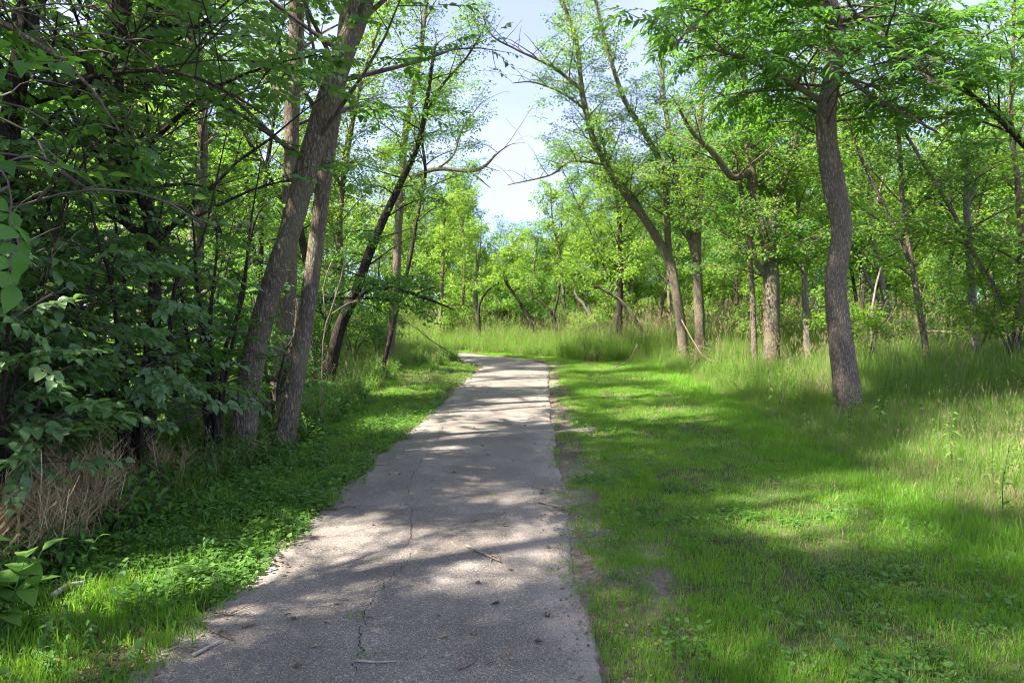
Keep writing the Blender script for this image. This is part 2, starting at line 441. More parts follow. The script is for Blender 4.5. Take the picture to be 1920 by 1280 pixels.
def mk_ground_leaves(name, n, rad, hmin, hmax, r, mats, seed, trefoil=False):
    """creeping ground cover: small round leaves on short stems"""
    rg = random.Random(seed); mb = MB(); R = []
    V = []; T = []; b = 0
    for _ in range(n):
        a, d = rg.uniform(0, 6.28), rad * math.sqrt(rg.random()); c = np.array([d * math.cos(a), d * math.sin(a), rg.uniform(hmin, hmax)])
        for j in range(3 if trefoil else 1):
            rr = r * rg.uniform(.6, 1.2); off = np.zeros(3)
            if trefoil: off = np.array([math.cos(a + j * 2.09), math.sin(a + j * 2.09), 0]) * rr * 1.0
            th = np.linspace(0, 2 * math.pi, 7, endpoint=False) + rg.random()
            ring = np.stack([np.cos(th) * rr, np.sin(th) * rr, np.full(7, rr * .22)], -1) * (1 + np.array([0, .08, -.06, .05, -.1, .07, 0]))[:, None]
            v = np.vstack([[(0, 0, 0)], ring]) @ rot_xyz(rg.uniform(-.55, .55), rg.uniform(-.55, .55), 0).T + c + off
            V.append(v); rv = rg.random()
            for i in range(7): T.append((b, b + 1 + i, b + 1 + (i + 1) % 7)); R.append(rv)
            b += 8
    mb.v = V; mb.t = [np.array(T, int)]; mb.n = b
    me = mb.mesh(name, mats, smooth=False)
    at = me.attributes.new("rnd", 'FLOAT', 'FACE'); at.data.foreach_set("value", np.array(R, np.float32))
    return tmpl_obj(name, me)

def mk_weed(name, h, n, ll, lw, mats, seed):
    """upright leafy stem"""
    rg = random.Random(seed); T = Tmpl()
    for s_ in range(rg.randint(1, 3)):
        lx, ly = rg.uniform(-.25, .25), rg.uniform(-.25, .25); hh = h * rg.uniform(.6, 1.1)
        ln = np.array([(0, 0, 0), (lx * .3 * hh, ly * .3 * hh, hh * .5), (lx * hh, ly * hh, hh)])
        T.stem(ln, .004, .002)
        for i in range(n):
            t = .15 + .85 * i / n; at = np.array([np.interp(t, [0, .5, 1], ln[:, k]) for k in range(3)])
            sc = (1.1 - .5 * t) * rg.uniform(.7, 1.2)
            T.leaf(at, ll * sc, lw * sc, rg.uniform(-.3, .3), rg.uniform(-.5, .5), i * 2.4 + rg.uniform(-.4, .4), rg.random(), 0, fold=.2, droop=rg.uniform(.1, .4))
    return tmpl_obj(name, T.done(name, mats))

def mk_stalks(name, n, h, rad, mats, seed):
    """dead branching weed stems"""
    rg = random.Random(seed); T = Tmpl()
    for _ in range(n):
        a, d = rg.uniform(0, 6.28), rad * math.sqrt(rg.random()); b = np.array([d * math.cos(a), d * math.sin(a), 0])
        hh = h * rg.uniform(.55, 1.15); l1 = np.array([rg.uniform(-.22, .22), rg.uniform(-.22, .22), 1.0]) * hh
        mid = b + l1 * .5 + np.array([rg.uniform(-.03, .03), rg.uniform(-.03, .03), 0])
        T.stem(np.array([b, mid, b + l1]), .0055, .0026, 0, 3, rg.random())
        for k in range(rg.randint(5, 10)):
            t = rg.uniform(.4, 1); o = b + l1 * t; q = rg.uniform(0, 6.28); Lb = rg.uniform(.06, .2) * (1.3 - t * .6)
            e = o + np.array([math.cos(q) * Lb, math.sin(q) * Lb, Lb * rg.uniform(.5, 1.3)])
            T.stem(np.array([o, (o + e) / 2 + (0, 0, -.008), e]), .0026, .0016, 0, 3, rg.random())
    return tmpl_obj(name, T.done(name, mats))

# ------------------------------------------------------------------ scatter: one mesh of points + nodes that set a template on each point
_GRP = {}
def scatter_group(key, templates):
    if key in _GRP: return _GRP[key]
    g = bpy.data.node_groups.new("scatter_" + key, 'GeometryNodeTree')
    g.interface.new_socket("Geometry", in_out='INPUT', socket_type='NodeSocketGeometry')
    g.interface.new_socket("Geometry", in_out='OUTPUT', socket_type='NodeSocketGeometry')
    n, l = g.nodes, g.links
    gi, go = n.new('NodeGroupInput'), n.new('NodeGroupOutput')
    jn = n.new('GeometryNodeJoinGeometry')
    for t in templates:
        oi = n.new('GeometryNodeObjectInfo'); oi.inputs['Object'].default_value = t
        gt = n.new('GeometryNodeGeometryToInstance')
        l.new(oi.outputs['Geometry'], gt.inputs[0]); l.new(gt.outputs[0], jn.inputs[0])
    ip = n.new('GeometryNodeInstanceOnPoints')
    ip.inputs['Pick Instance'].default_value = True
    def attr(nm, ty):
        a = n.new('GeometryNodeInputNamedAttribute'); a.data_type = ty; a.inputs['Name'].default_value = nm
        return a.outputs['Attribute']
    er = n.new('FunctionNodeEulerToRotation')
    l.new(attr('rot', 'FLOAT_VECTOR'), er.inputs[0])
    l.new(gi.outputs[0], ip.inputs['Points']); l.new(jn.outputs[0], ip.inputs['Instance'])
    l.new(attr('idx', 'INT'), ip.inputs['Instance Index']); l.new(er.outputs[0], ip.inputs['Rotation'])
    l.new(attr('scl', 'FLOAT'), ip.inputs['Scale']); l.new(ip.outputs[0], go.inputs[0])
    _GRP[key] = g
    return g
def scatter(name, key, templates, pts, rot, scl, parent=None, origin=(0, 0, 0), idx=None, mats=()):
    pts = np.asarray(pts, np.float32) - np.asarray(origin, np.float32); k = len(pts)
    me = bpy.data.meshes.new(name)
    me.vertices.add(k); me.vertices.foreach_set("co", pts.ravel())
    me.attributes.new("rot", 'FLOAT_VECTOR', 'POINT').data.foreach_set("vector", np.asarray(rot, np.float32).ravel())
    me.attributes.new("scl", 'FLOAT', 'POINT').data.foreach_set("value", np.asarray(scl, np.float32))
    if idx is None: idx = NR.integers(0, len(templates), k)
    me.attributes.new("idx", 'INT', 'POINT').data.foreach_set("value", np.asarray(idx, np.int32))
    o = link(name, me, parent)
    for m in templates[0].data.materials: me.materials.append(m)
    md = o.modifiers.new("scatter", 'NODES'); md.node_group = scatter_group(key, templates)
    o["kind"] = "stuff"
    return o

TW = M['twig']
T_ = {
 'dark': [mk_spray("dark_spray", 13, .36, .085, .056, [M['leaf_dark'], TW], s, .12, .6) for s in (1, 2, 3, 4)],
 'maple': [mk_spray("maple_spray", 12, .40, .100, .066, [M['leaf_ash'], TW], s, .12, .5) for s in (5, 6, 7, 8)],
 'ash': [mk_pinnate("ash_leaf", 5, .30, .105, .036, [M['leaf_ash'], TW], s) for s in (11, 12, 13, 14)],
 'bright': [mk_clump("bright_clump", 30, .34, .11, .072, [M['leaf_bright'], TW], s) for s in (21, 22, 23, 24)],
 'lite': [mk_clump("light_clump", 34, .34, .085, .056, [M['leaf_bright'], TW], s) for s in (44, 45)] + [mk_clump("light_clump", 34, .34, .085, .056, [M['leaf_ash'], TW], s) for s in (46, 47)],
 'mid': [mk_clump("mid_clump", 30, .32, .105, .068, [M['leaf_ash'], TW], s) for s in (25, 26, 27)],
 'pale': [mk_clump("pale_clump", 22, .34, .085, .045, [M['leaf_pale'], TW], s, .8) for s in (31, 32, 33)],
 'sparse': [mk_clump("sparse_clump", 20, .30, .090, .055, [M['leaf_ash'], TW], s, .7) for s in (34, 35, 36)],
 'darkclump': [mk_clump("dark_clump", 30, .32, .10, .066, [M['leaf_dark'], TW], s) for s in (37, 38, 39)],
}

# ------------------------------------------------------------------ ground, verge sand, path
def build_ground():
    def axis_coords(lo, hi, step, far, g=1.22):
        c = list(np.arange(lo, hi + step, step)); s = step
        while c[-1] < far: s *= g; c.append(c[-1] + s)
        s = step; f = [c[0]]
        while f[-1] > -far: s *= g; f.append(f[-1] - s)
        return np.array(f[:0:-1] + c)
    X = axis_coords(-7, 8, .10, 900); Yc = axis_coords(1.5, 27, .10, 900)
    gx, gy = np.meshgrid(X, Yc, indexing='ij')
    sd = path_sd(gx, gy); gz = gh(gx, gy, sd)
    gz = gz - 0.03 * sstep(1.25, .95, np.abs(sd))            # bed under the asphalt
    nx, ny = gx.shape; idx = np.arange(nx * ny).reshape(nx, ny)
    mb = MB(); mb.raw(np.stack([gx, gy, gz], -1).reshape(-1, 3), np.stack([idx[:-1, :-1], idx[1:, :-1], idx[1:, 1:], idx[:-1, 1:]], -1).reshape(-1, 4))
    m, n, l, out = nodes("ground_soil")
    tc = n.new("ShaderNodeTexCoord")
    def noise(sc, det=5):
        q = n.new("ShaderNodeTexNoise"); q.inputs['Scale'].default_value = sc; q.inputs['Detail'].default_value = det
        l.new(tc.outputs['Object'], q.inputs['Vector']); return q
    soil = ramp(n, [(.3, (.050, .037, .025)), (.55, (.095, .072, .048)), (.75, (.16, .125, .085))]); l.new(noise(9, 8).outputs['Fac'], soil.inputs[0])
    moss = ramp(n, [(.3, (.050, .085, .018)), (.7, (.095, .145, .030))]); l.new(noise(14, 6).outputs['Fac'], moss.inputs[0])
    sand = ramp(n, [(.3, (.17, .135, .10)), (.7, (.34, .28, .22))]); l.new(noise(30, 8).outputs['Fac'], sand.inputs[0])
    def mixc(fac, a, b):
        q = n.new("ShaderNodeMix"); q.data_type = 'RGBA'; l.new(fac, q.inputs[0]); l.new(a, q.inputs[6]); l.new(b, q.inputs[7]); return q.outputs[2]
    ag = n.new("ShaderNodeAttribute"); ag.attribute_name = "green"
    asn = n.new("ShaderNodeAttribute"); asn.attribute_name = "sand"
    c = mixc(ag.outputs['Fac'], soil.outputs[0], moss.outputs[0]); c = mixc(asn.outputs['Fac'], c, sand.outputs[0])
    b = n.new("ShaderNodeBsdfPrincipled"); b.inputs['Roughness'].default_value = .95; b.inputs['Specular IOR Level'].default_value = .1
    l.new(c, b.inputs['Base Color'])
    bp = n.new("ShaderNodeBump"); bp.inputs['Strength'].default_value = .6; bp.inputs['Distance'].default_value = .02
    l.new(noise(45, 8).outputs['Fac'], bp.inputs['Height']); l.new(bp.outputs[0], b.inputs['Normal']); l.new(b.outputs[0], out.inputs['Surface'])
    me = mb.mesh("ground", m)
    a = np.abs(sd)
    e = fbm(gx * 2.3, gy * 1.1) - .5
    right = sd > 0
    sandm = np.where(right, sstep(1.85, 1.2, a + e * 1.1) * .95, sstep(1.28, 1.05, a + e * .3) * .55)
    sandm *= np.where(right, .35 + .65 * sstep(.35, .6, fbm(gx * 1.5 + 5, gy * .7)), 1)
    greenm = np.where(right, sstep(1.5, 3.0, a + e * 1.6) * .85 * sstep(9, 5, a), sstep(1.3, 1.9, a + e) * .45 * sstep(4.5, 2.5, a))
    greenm = np.maximum(greenm, sstep(24, 27, gy) * .8); greenm = np.maximum(greenm, sstep(40, 60, np.hypot(gx, gy)))
    greenm = np.maximum(greenm, sstep(-8, -10.5, gx) * .95)
    for nm, arr in (("green", greenm), ("sand", sandm)):
        me.attributes.new(nm, 'FLOAT', 'POINT').data.foreach_set("value", np.clip(arr, 0, 1).astype(np.float32).ravel())
    tag(link("ground", me), kind="structure")
build_ground()

def path_frame(step):
    f = catmull(PATH_C, 60); seg = np.linalg.norm(np.diff(f, axis=0), axis=1); s = np.concatenate([[0], np.cumsum(seg)])
    q = np.arange(0, s[-1], step); c = np.stack([np.interp(q, s, f[:, 0]), np.interp(q, s, f[:, 1])], -1)
    t = np.gradient(c, axis=0); t /= np.linalg.norm(t, axis=1)[:, None]
    return c, np.stack([t[:, 1], -t[:, 0]], -1), q
def build_path():
    c, nrm, q = path_frame(.05)
    u = np.concatenate([[-1.0, -.985], np.linspace(-.96, .96, 25), [.985, 1.0]])
    jl = (fbm(q * 1.3, q * 0 + 3) - .5) * .16 + (fbm(q * 9, q * 0 + 8) - .5) * .09
    jr = (fbm(q * .8, q * 0 + 13) - .5) * .10 + (fbm(q * 9, q * 0 + 18) - .5) * .06
    wide = np.interp(c[:, 1], [0, 3, 8, 40], [1.12, 1.10, 1.03, 1.03])
    lat = np.where(u[None, :] < 0, u[None, :] * (wide + jl)[:, None], u[None, :] * (wide + jr)[:, None])
    x = c[:, 0][:, None] + nrm[:, 0][:, None] * lat; y = c[:, 1][:, None] + nrm[:, 1][:, None] * lat
    z = .022 * (1 - (u[None, :]) ** 2 * .6) + (fbm(x * .9, y * .9) - .5) * .012 + np.where(np.abs(u) > .99, -.030, np.where(np.abs(u) > .98, -.006, 0))[None, :] + gh(x, y) * .0
    z = z + sstep(27, 40, y) * .25
    k, w = lat.shape; idx = np.arange(k * w).reshape(k, w)
    mb = MB(); mb.raw(np.stack([x, y, z], -1).reshape(-1, 3), np.stack([idx[:-1, :-1], idx[:-1, 1:], idx[1:, 1:], idx[1:, :-1]], -1).reshape(-1, 4))
    m, n, l, out = nodes("worn_asphalt")
    tc = n.new("ShaderNodeTexCoord")
    def tex(kind, sc, det=4):
        t = n.new(kind); t.inputs['Scale'].default_value = sc
        if kind.endswith("Noise"): t.inputs['Detail'].default_value = det
        l.new(tc.outputs['Object'], t.inputs['Vector']); return t
    base = ramp(n, [(.25, (.168, .144, .122)), (.5, (.237, .203, .171)), (.75, (.325, .280, .238))]); l.new(tex("ShaderNodeTexNoise", 1.6, 7).outputs['Fac'], base.inputs[0])
    vo = tex("ShaderNodeTexVoronoi", 190); sep = n.new("ShaderNodeSeparateColor"); l.new(vo.outputs['Color'], sep.inputs[0])
    spk = ramp(n, [(0, (.45, .45, .45)), (.5, (.82, .82, .82)), (.82, (1.12, 1.10, 1.08)), (.95, (1.9, 1.85, 1.8)), (1, (2.6, 2.5, 2.4))]); l.new(sep.outputs[0], spk.inputs[0])
    mu = n.new("ShaderNodeMix"); mu.data_type = 'RGBA'; mu.blend_type = 'MULTIPLY'; mu.inputs[0].default_value = .8; mu.clamp_result = False
    l.new(base.outputs[0], mu.inputs[6]); l.new(spk.outputs[0], mu.inputs[7])
    at = n.new("ShaderNodeAttribute"); at.attribute_name = "dust"
    fine = tex("ShaderNodeTexNoise", 60, 6)
    dm = n.new("ShaderNodeMath"); dm.operation = 'MULTIPLY_ADD'; dm.inputs[1].default_value = 1.0
    dr = n.new("ShaderNodeMapRange"); dr.inputs['From Min'].default_value, dr.inputs['From Max'].default_value = .45, .62
    l.new(fine.outputs['Fac'], dm.inputs[2])
    sc1 = n.new("ShaderNodeMath"); sc1.operation = 'MULTIPLY'; sc1.inputs[1].default_value = .22; l.new(at.outputs['Fac'], sc1.inputs[0])
    l.new(sc1.outputs[0], dm.inputs[0]); l.new(dm.outputs[0], dr.inputs['Value'])
    df = n.new("ShaderNodeMath"); df.operation = 'MULTIPLY'; l.new(dr.outputs[0], df.inputs[0]); l.new(at.outputs['Fac'], df.inputs[1])
    dx = n.new("ShaderNodeMix"); dx.data_type = 'RGBA'; dx.inputs[7].default_value = (.40, .34, .28, 1)
    l.new(df.outputs[0], dx.inputs[0]); l.new(mu.outputs[2], dx.inputs[6])
    b = n.new("ShaderNodeBsdfPrincipled"); b.inputs['Roughness'].default_value = .85; b.inputs['Specular IOR Level'].default_value = .25
    l.new(dx.outputs[2], b.inputs['Base Color'])
    bp = n.new("ShaderNodeBump"); bp.inputs['Strength'].default_value = .55; bp.inputs['Distance'].default_value = .006
    l.new(vo.outputs['Distance'], bp.inputs['Height']); l.new(bp.outputs[0], b.inputs['Normal']); l.new(b.outputs[0], out.inputs['Surface'])
    me = mb.mesh("path", m)
    dust = np.clip(sstep(.45, 1.0, np.abs(u))[None, :] * np.where(u[None, :] > 0, sstep(10, 3.5, y) * 1.3 + .35, .45) * (.15 + 1.5 * sstep(.35, .7, fbm(x * 1.6, y * 1.1))), 0, .58)
    me.attributes.new("dust", 'FLOAT', 'POINT').data.foreach_set("value", dust.astype(np.float32).ravel())
    path = tag(link("path", me), kind="structure")
    # cracks: narrow dark ribbons that follow the surface
    cm = plain_mat("crack_dark", (.018, .016, .014), (.045, .04, .035), 40)  # plain dark tone for the ribbons; nothing is cut into the asphalt
    def zp(x_, y_):
        u_ = path_sd(x_, y_) / 1.06
        return .022 * (1 - u_ ** 2 * .6) + (fbm(x_ * .9, y_ * .9) - .5) * .012 + .004
    def crack(pp, w0, seed):
        p = catmull(np.array([P(a, b_, CAM_H * FPX / (b_ - HORIZON))[:2] for a, b_ in pp]), 26)
        s = np.arange(len(p)) * .9 + seed * 37
        t = np.gradient(p, axis=0); t /= np.linalg.norm(t, axis=1)[:, None] + 1e-9; nn = np.stack([t[:, 1], -t[:, 0]], -1)
        p = p + nn * ((fbm(s * .35, s * 0 + seed, 3) - .5) * .08 + (fbm(s * 1.3, s * 0 + seed + 4, 2) - .5) * .018)[:, None]
        w = .36 * w0 * (.15 + 1.3 * vnoise(s * .6, s * 0 + 2 * seed)); w[0] = w[-1] = .0006
        a, b_ = p - nn * w[:, None] * .5, p + nn * w[:, None] * .5
        za, zb = zp(a[:, 0], a[:, 1]), zp(b_[:, 0], b_[:, 1]); k = len(p); i = np.arange(k - 1)
        mb = MB(); mb.raw(np.vstack([np.column_stack([a, za]), np.column_stack([b_, zb])]), np.stack([i, i + k, i + k + 1, i + 1], -1))
        link("crack", mb.mesh("crack", cm), path)
    crack([(668, 1278), (676, 1215), (690, 1150), (735, 1085), (765, 1060)], .014, 1)
    crack([(765, 1060), (770, 985), (768, 915), (790, 870), (815, 835), (835, 790), (848, 745)], .013, 2)
    crack([(690, 1235), (790, 1240), (880, 1240), (960, 1246), (1040, 1240)], .008, 3)
    crack([(640, 1200), (690, 1150)], .007, 4)
    crack([(765, 1060), (830, 1030), (905, 1010)], .006, 5)
    crack([(1018, 985), (1000, 930), (1004, 880), (998, 830), (1003, 780)], .006, 6)
    crack([(1010, 950), (1062, 962)], .006, 7)
    crack([(800, 850), (880, 838), (960, 842), (1035, 834)], .006, 8)
    crack([(850, 770), (930, 766), (1030, 768)], .007, 9)
    return zp
path_z = build_path()

# ------------------------------------------------------------------ ground vegetation
def in_view(x, y, m=1.8): return (np.abs(x) < .76 * np.maximum(y, 0) * 1.08 + m) & (y > 1.6)
def rand_pts(n, x0, x1, y0, y1, fall=1.0, near=2.2):
    """random ground points, denser close by"""
    u = NR.random(n)
    if abs(fall - 1) < 1e-6: y = np.exp(np.log(y0) + u * (np.log(y1) - np.log(y0)))
    else:
        e = 1 - fall; y = (y0 ** e + u * (y1 ** e - y0 ** e)) ** (1 / e)
    x = NR.uniform(x0, x1, n)
    k = in_view(x, y); return x[k], y[k]
def spread(name, key, templ, x, y, smin, smax, label, cat, tilt=.15, grow=None, zoff=0.0):
    n = len(x)
    if n == 0: return
    z = gh(x, y) - .005 + zoff
    rot = np.stack([NR.uniform(-tilt, tilt, n), NR.uniform(-tilt, tilt, n), NR.uniform(0, 6.283, n)], -1)
    s = NR.uniform(smin, smax, n)
    if grow is not None: s = s * grow
    o = scatter(name, key, templ, np.stack([x, y, z], -1), rot, s)
    tag(o, label, cat)

G_LAWN = [mk_blades("lawn_tuft", 34, .085, .075, .0042, .9, [M['grass'], M['straw']], 50 + i, 3, 0, .05) for i in range(5)]
G_PATCH = [mk_blades("lawn_patch", 680, .21, .052, .0040, 1.0, [M['grass'], M['straw']], 150 + i, 3, 0, (.06, .07, .15, .09, .06)[i]) for i in range(5)]
G_SPARSE = [mk_blades("thin_patch", 210, .21, .055, .0040, 1.0, [M['grass'], M['straw']], 160 + i, 3, 0, .34) for i in range(3)]
G_MID = [mk_blades("rough_tuft", 44, .14, .17, .0048, 1.15, [M['grass_tall'], M['straw']], 60 + i, 4, 0, .14) for i in range(4)]
G_TALL = [mk_blades("tall_tuft", 46, .17, .78, .0085, 1.05, [M['grass_tall'], M['straw']], 70 + i, 5, 1, .07) for i in range(5)]
G_DRY = [mk_blades("dry_tuft", 44, .15, .58, .0045, 1.2, [M['straw'], M['straw']], 80 + i, 4, 2, .5) for i in range(4)]
G_CLOV = [mk_ground_leaves("clover_patch", 42, .13, .015, .055, .0095, [M['clover']], 90 + i, i % 2 == 0) for i in range(4)]
G_BROAD = [mk_ground_leaves("broad_patch", 26, .15, .02, .09, .016, [M['clover']], 95 + i) for i in range(3)]
G_WEED = [mk_weed("weed_stem", .42, 9, .11, .055, [M['clover'], TW], 100 + i) for i in range(5)]
G_TWEED = [mk_weed("tall_weed", .85, 16, .12, .035, [M['grass_tall'], TW], 110 + i) for i in range(5)]
G_STALK = [mk_stalks("stalk_tuft", 6, .62, .13, [M['stalk'], M['stalk']], 120 + i) for i in range(4)]
G_LIT = [mk_ground_leaves("litter_patch", 12, .16, .004, .012, .008, [M['litter']], 130 + i) for i in range(3)]

def build_vegetation():
    # mown grass: patches of blades on a jittered grid, coarser with distance
    def field(y0, y1, step, x0, x1):
        gx, gy = np.meshgrid(np.arange(x0, x1, step), np.arange(y0, y1, step)); gx, gy = gx.ravel(), gy.ravel()
        x = gx + NR.uniform(-.25, .25, len(gx)) * step; y = gy + NR.uniform(-.25, .25, len(gx)) * step
        k = in_view(x, y); return x[k], y[k], np.full(int(k.sum()), step / .29)
    def lawn(name, side, label):
        a = [field(2.2, 8.5, .28, -8, 8), field(8.5, 15, .36, -10, 10), field(15, 33, .50, -13, 13)]
        x, y, st = (np.concatenate([q[i] for q in a]) for i in range(3)); sd = path_sd(x, y) * side
        e = fbm(x * 2.3, y * 1.1) - .5; wear = fbm(x * 1.1 + 3, y * .9 + 7, 3)
        lim = (mown_right(y) if side > 0 else mown_left(y) + .3) + (fbm(x, y * .7) - .5) * 1.0
        k = (sd > 1.05 + .2 * st) & (sd < lim + .3)
        if side > 0: p = sstep(1.35, 2.5, sd + e * 1.3) * (.45 + .55 * sstep(.30, .5, wear + .06 * (sd - 1.6)))
        else: p = np.where(y > 11, .95, .25 + .7 * sstep(8, 12, y)) * np.maximum(sstep(.35, .5, fbm(x * 1.6 + 2, y * 1.6 + 1)), sstep(6, 9, y))
        r = NR.random(len(x)); full = k & (r < p); thin = k & ~full & (NR.random(len(x)) < .75)
        x_, y_, s_, d_ = (np.concatenate([q[full], q[thin]]) for q in (x, y, st, sd)); nf, nt = int(full.sum()), int(thin.sum())
        idx = np.concatenate([NR.integers(0, 5, nf), 5 + NR.integers(0, 3, nt)])
        s_ = s_ * (.85 + .35 * fbm(x_ * .8, y_ * .8)) * np.interp(d_, [1.1, 2.2, 3.2, 4.2], [.95, 1.0, 1.0, 1.15])
        n = len(x_); rot = np.stack([NR.uniform(-.05, .05, n), NR.uniform(-.05, .05, n), NR.uniform(0, 6.283, n)], -1)
        tag(scatter(name, name, G_PATCH + G_SPARSE, np.stack([x_, y_, gh(x_, y_) - .004], -1), rot, s_, None, (0, 0, 0), idx), label, "grass")
    lawn("lawn_grass", 1, "short mown green grass right of the path")
    lawn("verge_grass", -1, "short grass on the verge left of the path")
    # longer tufts in the lawn, stray tufts on the sandy edge
    x, y = rand_pts(22000, .1, 6.5, 2.2, 22, 1.35); sd = path_sd(x, y); e = fbm(x * 2.3, y * 1.1) - .5
    wear = fbm(x * 1.1 + 3, y * .9 + 7, 3)
    pr = np.where(sd < 2.0, np.maximum(sstep(1.15, 2.2, sd + e * 1.1) * .6, .10), .10 * sstep(.42, .66, fbm(x * 1.4 + 30, y * 1.4)) + .02 + .5 * sstep(-.7, .2, sd - mown_right(y)))
    k = (sd > 1.0 + .1 * e) & (sd < mown_right(y) + .3) & (NR.random(len(x)) < pr)
    g = np.interp(y[k], [3, 10, 25], [1, 1.25, 1.7]) * np.interp(sd[k], [1.1, 2.0, 3.2, 4.2], [.7, .9, 1.0, 1.6])
    spread("lawn_tufts", "tuft", G_LAWN, x[k], y[k], .75, 1.25, "longer tufts of grass standing in the mown lawn", "grass", .2, g)
    # low broad weeds in the lawn
    x, y = rand_pts(9000, .3, 5, 2.3, 20, 1.5); sd = path_sd(x, y)
    k = (sd > 1.2) & (sd < mown_right(y)) & (NR.random(len(x)) < sstep(.45, .8, fbm(x * .8 + 9, y * .8)) * .22 + .03)
    spread("lawn_clover", "clover", G_CLOV + G_BROAD, x[k], y[k], .6, 1.15, "patches of clover and broad weeds in the mown grass", "ground cover", .15)
    # left verge: creeping cover and grass
    x, y = rand_pts(60000, -6.5, .5, 2.2, 27, 1.35); sd = -path_sd(x, y)
    e = (fbm(x * 2.1, y * 1.3 + 5) - .5)
    lim = mown_left(y) + .35
    far = sstep(9, 14, y)
    base = (sd > 1.02 + e * .25) & (sd < lim + e * .8)
    bare = sstep(.40, .56, fbm(x * 1.6 + 2, y * 1.6 + 1)) 
    bare = np.maximum(bare, sstep(4.2, 5.4, y))
    gap = sstep(.30, .46, fbm(x * 2.6 + 12, y * 2.6 + 3, 2))
    kc = base & (NR.random(len(x)) < (1 - .8 * far) * bare * .30 * (.25 + .75 * gap))
    spread("creeping_cover", "clover_l", G_CLOV + G_BROAD[:2], x[kc], y[kc], .75, 1.35, "creeping round leaved ground cover along the left path edge", "ground cover", .18)
    kw = base & (NR.random(len(x)) < .035) & (y < 14)
    spread("verge_weeds", "weed_v", G_WEED, x[kw], y[kw], .18, .55, "small leafy weeds rising from the creeping cover", "weeds", .25)
    kt = base & (NR.random(len(x)) < .07) & (y < 16)
    spread("verge_tufts", "tuft_v", G_LAWN, x[kt], y[kt], .8, 1.9, "loose grass tufts among the creeping cover", "grass", .25)
    # rough edge grass between lawn and tall grass
    x, y = rand_pts(16000, 1.5, 12, 2.4, 30, 1.3); sd = path_sd(x, y); w = fbm(x * .9, y * .9) - .5
    m = mown_right(y) + w * 1.1
    k = (sd > m - .5) & (sd < m + 2.2) & (NR.random(len(x)) < .9)
    spread("rough_grass", "rough", G_MID, x[k], y[k], .7, 1.5, "ankle high rough grass where the lawn meets the tall grass", "grass", .25, np.interp((sd - m)[k], [-.5, 0, .7, 1.6], [.30, .55, 1.0, 1.2]))
    # tall grass on the right
    x, y = rand_pts(34000, 1.5, 26, 3.0, 34, 1.1); sd = path_sd(x, y); w = fbm(x * .9, y * .9) - .5
    m = mown_right(y) + .25 + w * 1.1
    hgt = np.interp(sd - m, [0, .5, 1.6, 4], [.25, .5, .9, 1.05]) * (.65 + .7 * fbm(x * .6 + 3, y * .6)) * np.interp(y, [3, 6, 8, 11.5, 12.8, 20], [.50, .58, .42, .40, 1.1, 1.3])
    shade = sstep(14, 9, sd)
    k = (sd > m) & (NR.random(len(x)) < (.25 + .75 * shade) * .8)
    d = fbm(x * .7 + 20, y * .7 + 4)
    kd = k & (d + NR.uniform(-.12, .12, len(x)) >  np.where(y < 12, .67, .66)) & (sd < m + 5)
    kt = k & ~kd
    spread("tall_grass", "tall", G_TALL, x[kt], y[kt], .8, 1.25, "tall arching green grass in front of the right wood", "grass", .2, hgt[kt])
    spread("dry_grass", "dry", G_DRY, x[kd], y[kd], .8, 1.3, "straw coloured dry grass among the tall green grass", "grass", .3, hgt[kd])
    x, y = rand_pts(6000, 2, 26, 5, 34, 1.1); sd = path_sd(x, y)
    k = (sd > mown_right(y) + .8) & (NR.random(len(x)) < .7) & (y > 11)
    k = k | ((sd > mown_right(y) + .5) & (y < 11) & (NR.random(len(x)) < .10))
    spread("tall_weeds", "tweed", G_TWEED, x[k], y[k], .45, 1.15, "narrow leaved tall weeds standing in the tall grass", "weeds", .2)
    # meadow beyond the bend
    x, y = rand_pts(16000, -16, 16, 23, 46, 1.0); sd = path_sd(x, y)
    k = (np.where(sd > 0, sd > mown_right(y) - .4, -sd > mown_left(y) + .6))
    g = np.interp(np.abs(sd), [2.4, 4, 7], [.8, 1.15, 1.4])
    r = NR.random(len(x))
    k1, k2, k3 = k & (r < .6), k & (r > .6) & (r < .68), k & (r > .68)
    spread("meadow_grass", "tall_m", G_TALL, x[k1], y[k1], .9, 1.4, "bright tall meadow grass beyond the bend of the path", "grass", .2, g[k1])
    spread("meadow_straw", "dry_m", G_DRY, x[k2], y[k2], .8, 1.3, "pale dry stems in the meadow beyond the bend", "grass", .2, g[k2])
    spread("meadow_weeds", "tweed_m", G_TWEED, x[k3], y[k3], .9, 1.6, "leafy weeds in the meadow beyond the bend", "weeds", .2, g[k3])
    # left undergrowth
    x, y = rand_pts(22000, -12, -1.5, 2.6, 30, 1.15); sd = -path_sd(x, y); w = fbm(x * .8, y * .8) - .5
    m = mown_left(y) + w * .7
    k = (sd > m) & (NR.random(len(x)) < np.interp(sd - m, [0, .3, 2, 6], [.7, 1.0, .85, .35]))
    k &= ~((y < 5.6) & (sd > m + 1.0) & (NR.random(len(x)) < .45))
    spread("leafy_undergrowth", "weed", G_WEED, x[k], y[k], .55, 1.2, "low leafy plants under the trees left of the path", "undergrowth", .25)
    x, y = rand_pts(9000, -12, .5, 6, 31, .7); sd = -path_sd(x, y)
    k = (sd > mown_left(y) + .1) & (sd < mown_left(y) + 3.0) & (NR.random(len(x)) < np.interp(y, [6, 18, 21], [.35, .5, 1.0]))
    spread("left_tall_grass", "tall_l", G_TALL + G_DRY[:2], x[k], y[k], .45, .9, "uneven tall grass at the foot of the left trees", "grass", .25)
    x, y = rand_pts(3000, -5.2, -1.8, 3.0, 7, 1.2); sd = -path_sd(x, y); w = fbm(x * 1.1, y * 1.1 + 8) - .5
